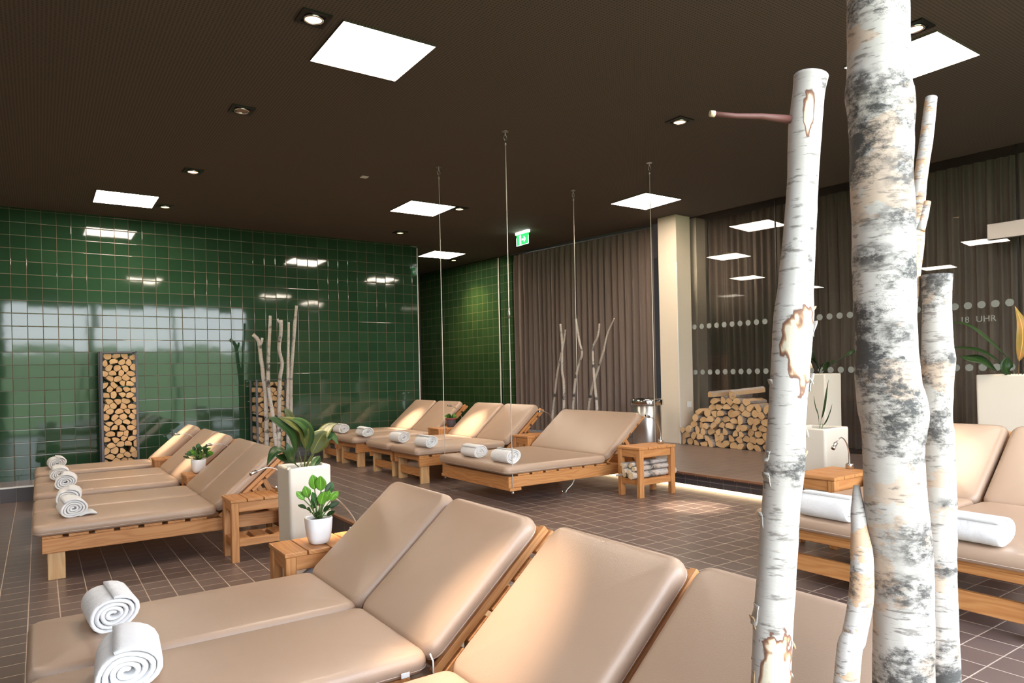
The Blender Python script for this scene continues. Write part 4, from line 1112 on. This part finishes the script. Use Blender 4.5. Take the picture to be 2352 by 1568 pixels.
third = [(1.204, .532, 1.4585, .0228), (1.204, .533, 1.41, .0212), (1.203, .533, 1.339, .0225), (1.203, .533, 1.322, .0245), (1.202, .534, 1.268, .0226), (1.200, .535, 1.225, .0225), (1.199, .535, 1.198, .0245), (1.202, .534, 1.127, .0236), (1.202, .534, 1.057, .0233), (1.201, .534, .986, .0226), (1.202, .534, .894, .0233), (1.202, .534, .797, .0245), (1.203, .534, .4, .025), (1.204, .534, .001, .026)]
trunk('standing_birch', third, 'bark', 'short sawn birch trunk right of the thickest one, flat top at mid height', seg=56, step=.007, seed=14, rough=.04,
      knots=[(1.325, (.0, -1), .014, .0015, 1.2), (1.205, (-1, -.3), .016, .003, 1.6), (1.445, (-1, -.2), .02, .002, 2.5), (1.09, (-.2, -1), .012, .0015, 1.0), (.985, (-.5, -.9), .012, .001, 1.4), (1.03, (.8, -.8), .01, .002, 8)])
back = [(1.288, .572, 1.776, .0098), (1.267, .572, 1.7, .0105), (1.246, .572, 1.637, .0104), (1.228, .57, 1.583, .011), (1.212, .567, 1.515, .0124), (1.194, .566, 1.455, .0122), (1.176, .566, 1.369, .0128), (1.160, .566, 1.20, .014), (1.15, .567, .8, .015), (1.145, .57, .001, .017)]
t, L = trunk('standing_birch', back, 'bark_warm', 'thin rusty birch trunk leaning out behind the thickest one, small side stub', seg=32, step=.008, seed=20, rough=.05)
MB().tube([Vector(p) - L for p in ((1.213, .561, 1.535), (1.222, .558, 1.56), (1.231, .556, 1.585))], .007, 12, rad=[.008, .0068, .0055]).build('side_stub', 'bark_warm', t)
slant = [(1.052, .588, 1.126, .0053), (1.032, .575, 1.076, .0112), (1.012, .560, 1.028, .0156), (.988, .549, .975, .0166), (.964, .547, .924, .0163), (.938, .545, .864, .0167), (.84, .52, .45, .018), (.74, .49, .001, .019)]
trunk('standing_birch', slant, 'bark_warm', 'thin slanting birch trunk crossing low in front, left of the thickest one', seg=36, step=.008, seed=27, rough=.05)

def pole(pts, zf, lb, grp, seed, extra=None):
    p = list(pts); a, b = p[-2], p[-1]
    k = (b[2] - zf) / max(a[2] - b[2], .05); k = min(k, 1.5)
    p.append((b[0] + (b[0] - a[0]) * k * .4, b[1] + (b[1] - a[1]) * k * .4, zf + .001, b[3] * 1.03))
    t, L = trunk('birch_pole', p, 'bark_pole', lb, seg=14, step=.03, seed=seed, rough=.12); tag(t, lb, 'birch pole', grp)
    if extra: MB().tube([Vector(q) - L for q in extra[0]], extra[1], 8).build('side_branch', 'bark_pole', t)
G1 = 'birch poles before the green wall'; G2 = 'thin birch poles before the curtain'
pole([(2.323, 9.35, 1.888, .0228), (2.393, 9.35, 1.803, .0257), (2.416, 9.35, 1.591, .0258), (2.454, 9.35, 1.247, .0287), (2.47, 9.35, .959, .0287), (2.466, 9.35, .26, .0287)], Z1, 'birch pole at left of its group, forked knob bent left at the top', G1, 1, (((2.41, 9.35, 1.74), (2.435, 9.35, 1.80), (2.44, 9.35, 1.845)), .017))
pole([(2.537, 9.30, 2.135, .0201), (2.513, 9.30, 1.761, .0201), (2.493, 9.30, 1.36, .0229), (2.50, 9.30, 1.131, .0229), (2.53, 9.25, .787, .0258), (2.56, 9.22, .24, .0258)], Z1, 'straight birch pole second from the left before the green wall', G1, 2)
pole([(2.689, 9.36, 2.086, .0262), (2.686, 9.36, 1.911, .0233), (2.658, 9.36, 1.707, .0233), (2.694, 9.36, 1.503, .0233), (2.661, 9.36, 1.3, .0262), (2.643, 9.36, .952, .0291), (2.622, 9.36, .256, .029)], Z1, 'crooked dark spotted birch pole in the middle, wavy, before the green wall', G1, 3, (((2.69, 9.36, 2.03), (2.66, 9.36, 2.07), (2.645, 9.36, 2.10)), .015))
pole([(2.781, 9.32, 2.056, .0146), (2.768, 9.32, 1.705, .0175), (2.753, 9.31, 1.297, .0204), (2.735, 9.30, .89, .0204), (2.73, 9.29, .249, .0233)], Z1, 'thin straight birch pole, second from right before the green wall', G1, 4)
pole([(2.909, 9.38, 2.288, .0177), (2.872, 9.38, 1.944, .0236), (2.827, 9.38, 1.473, .0235), (2.81, 9.38, 1.238, .0264), (2.80, 9.38, .769, .0264), (2.79, 9.38, .25, .0264)], Z1, 'tallest birch pole leaning right before the green wall', G1, 5)
pole([(6.35, 7.972, 2.018, .016), (6.35, 7.941, 1.721, .016), (6.35, 7.954, 1.338, .0192), (6.35, 7.92, 1.146, .0192), (6.35, 7.935, .699, .0224)], Z2, 'thin birch pole at left before the curtain, crossing another', G2, 6)
pole([(6.42, 7.94, 1.934, .0128), (6.42, 8.021, 1.661, .0162), (6.42, 8.146, 1.34, .0163), (6.42, 8.221, 1.013, .0164), (6.42, 8.286, .682, .0198)], Z2, 'thin birch pole leaning right at the left end before the curtain', G2, 7)
pole([(6.4, 7.671, 2.073, .0125), (6.4, 7.613, 1.769, .0156), (6.4, 7.552, 1.579, .0155), (6.4, 7.604, 1.457, .0156), (6.4, 7.71, 1.208, .0189), (6.4, 7.784, .765, .019)], Z2, 'middle thin birch pole with a kink before the curtain', G2, 8)
pole([(6.35, 7.113, 1.963, .0119), (6.35, 7.164, 1.775, .015), (6.35, 7.259, 1.629, .0151), (6.35, 7.252, 1.267, .0181), (6.35, 7.224, 1.026, .0181), (6.35, 7.204, .786, .021)], Z2, 'knobbly thin birch pole second from right before the curtain', G2, 9)
pole([(6.42, 6.892, 2.02, .0088), (6.42, 7.028, 1.828, .0119), (6.42, 7.133, 1.564, .015), (6.42, 7.248, 1.326, .0182), (6.42, 7.375, 1.083, .0184), (6.42, 7.46, .774, .0185)], Z2, 'thin birch pole leaning far right, rightmost before the curtain', G2, 10)
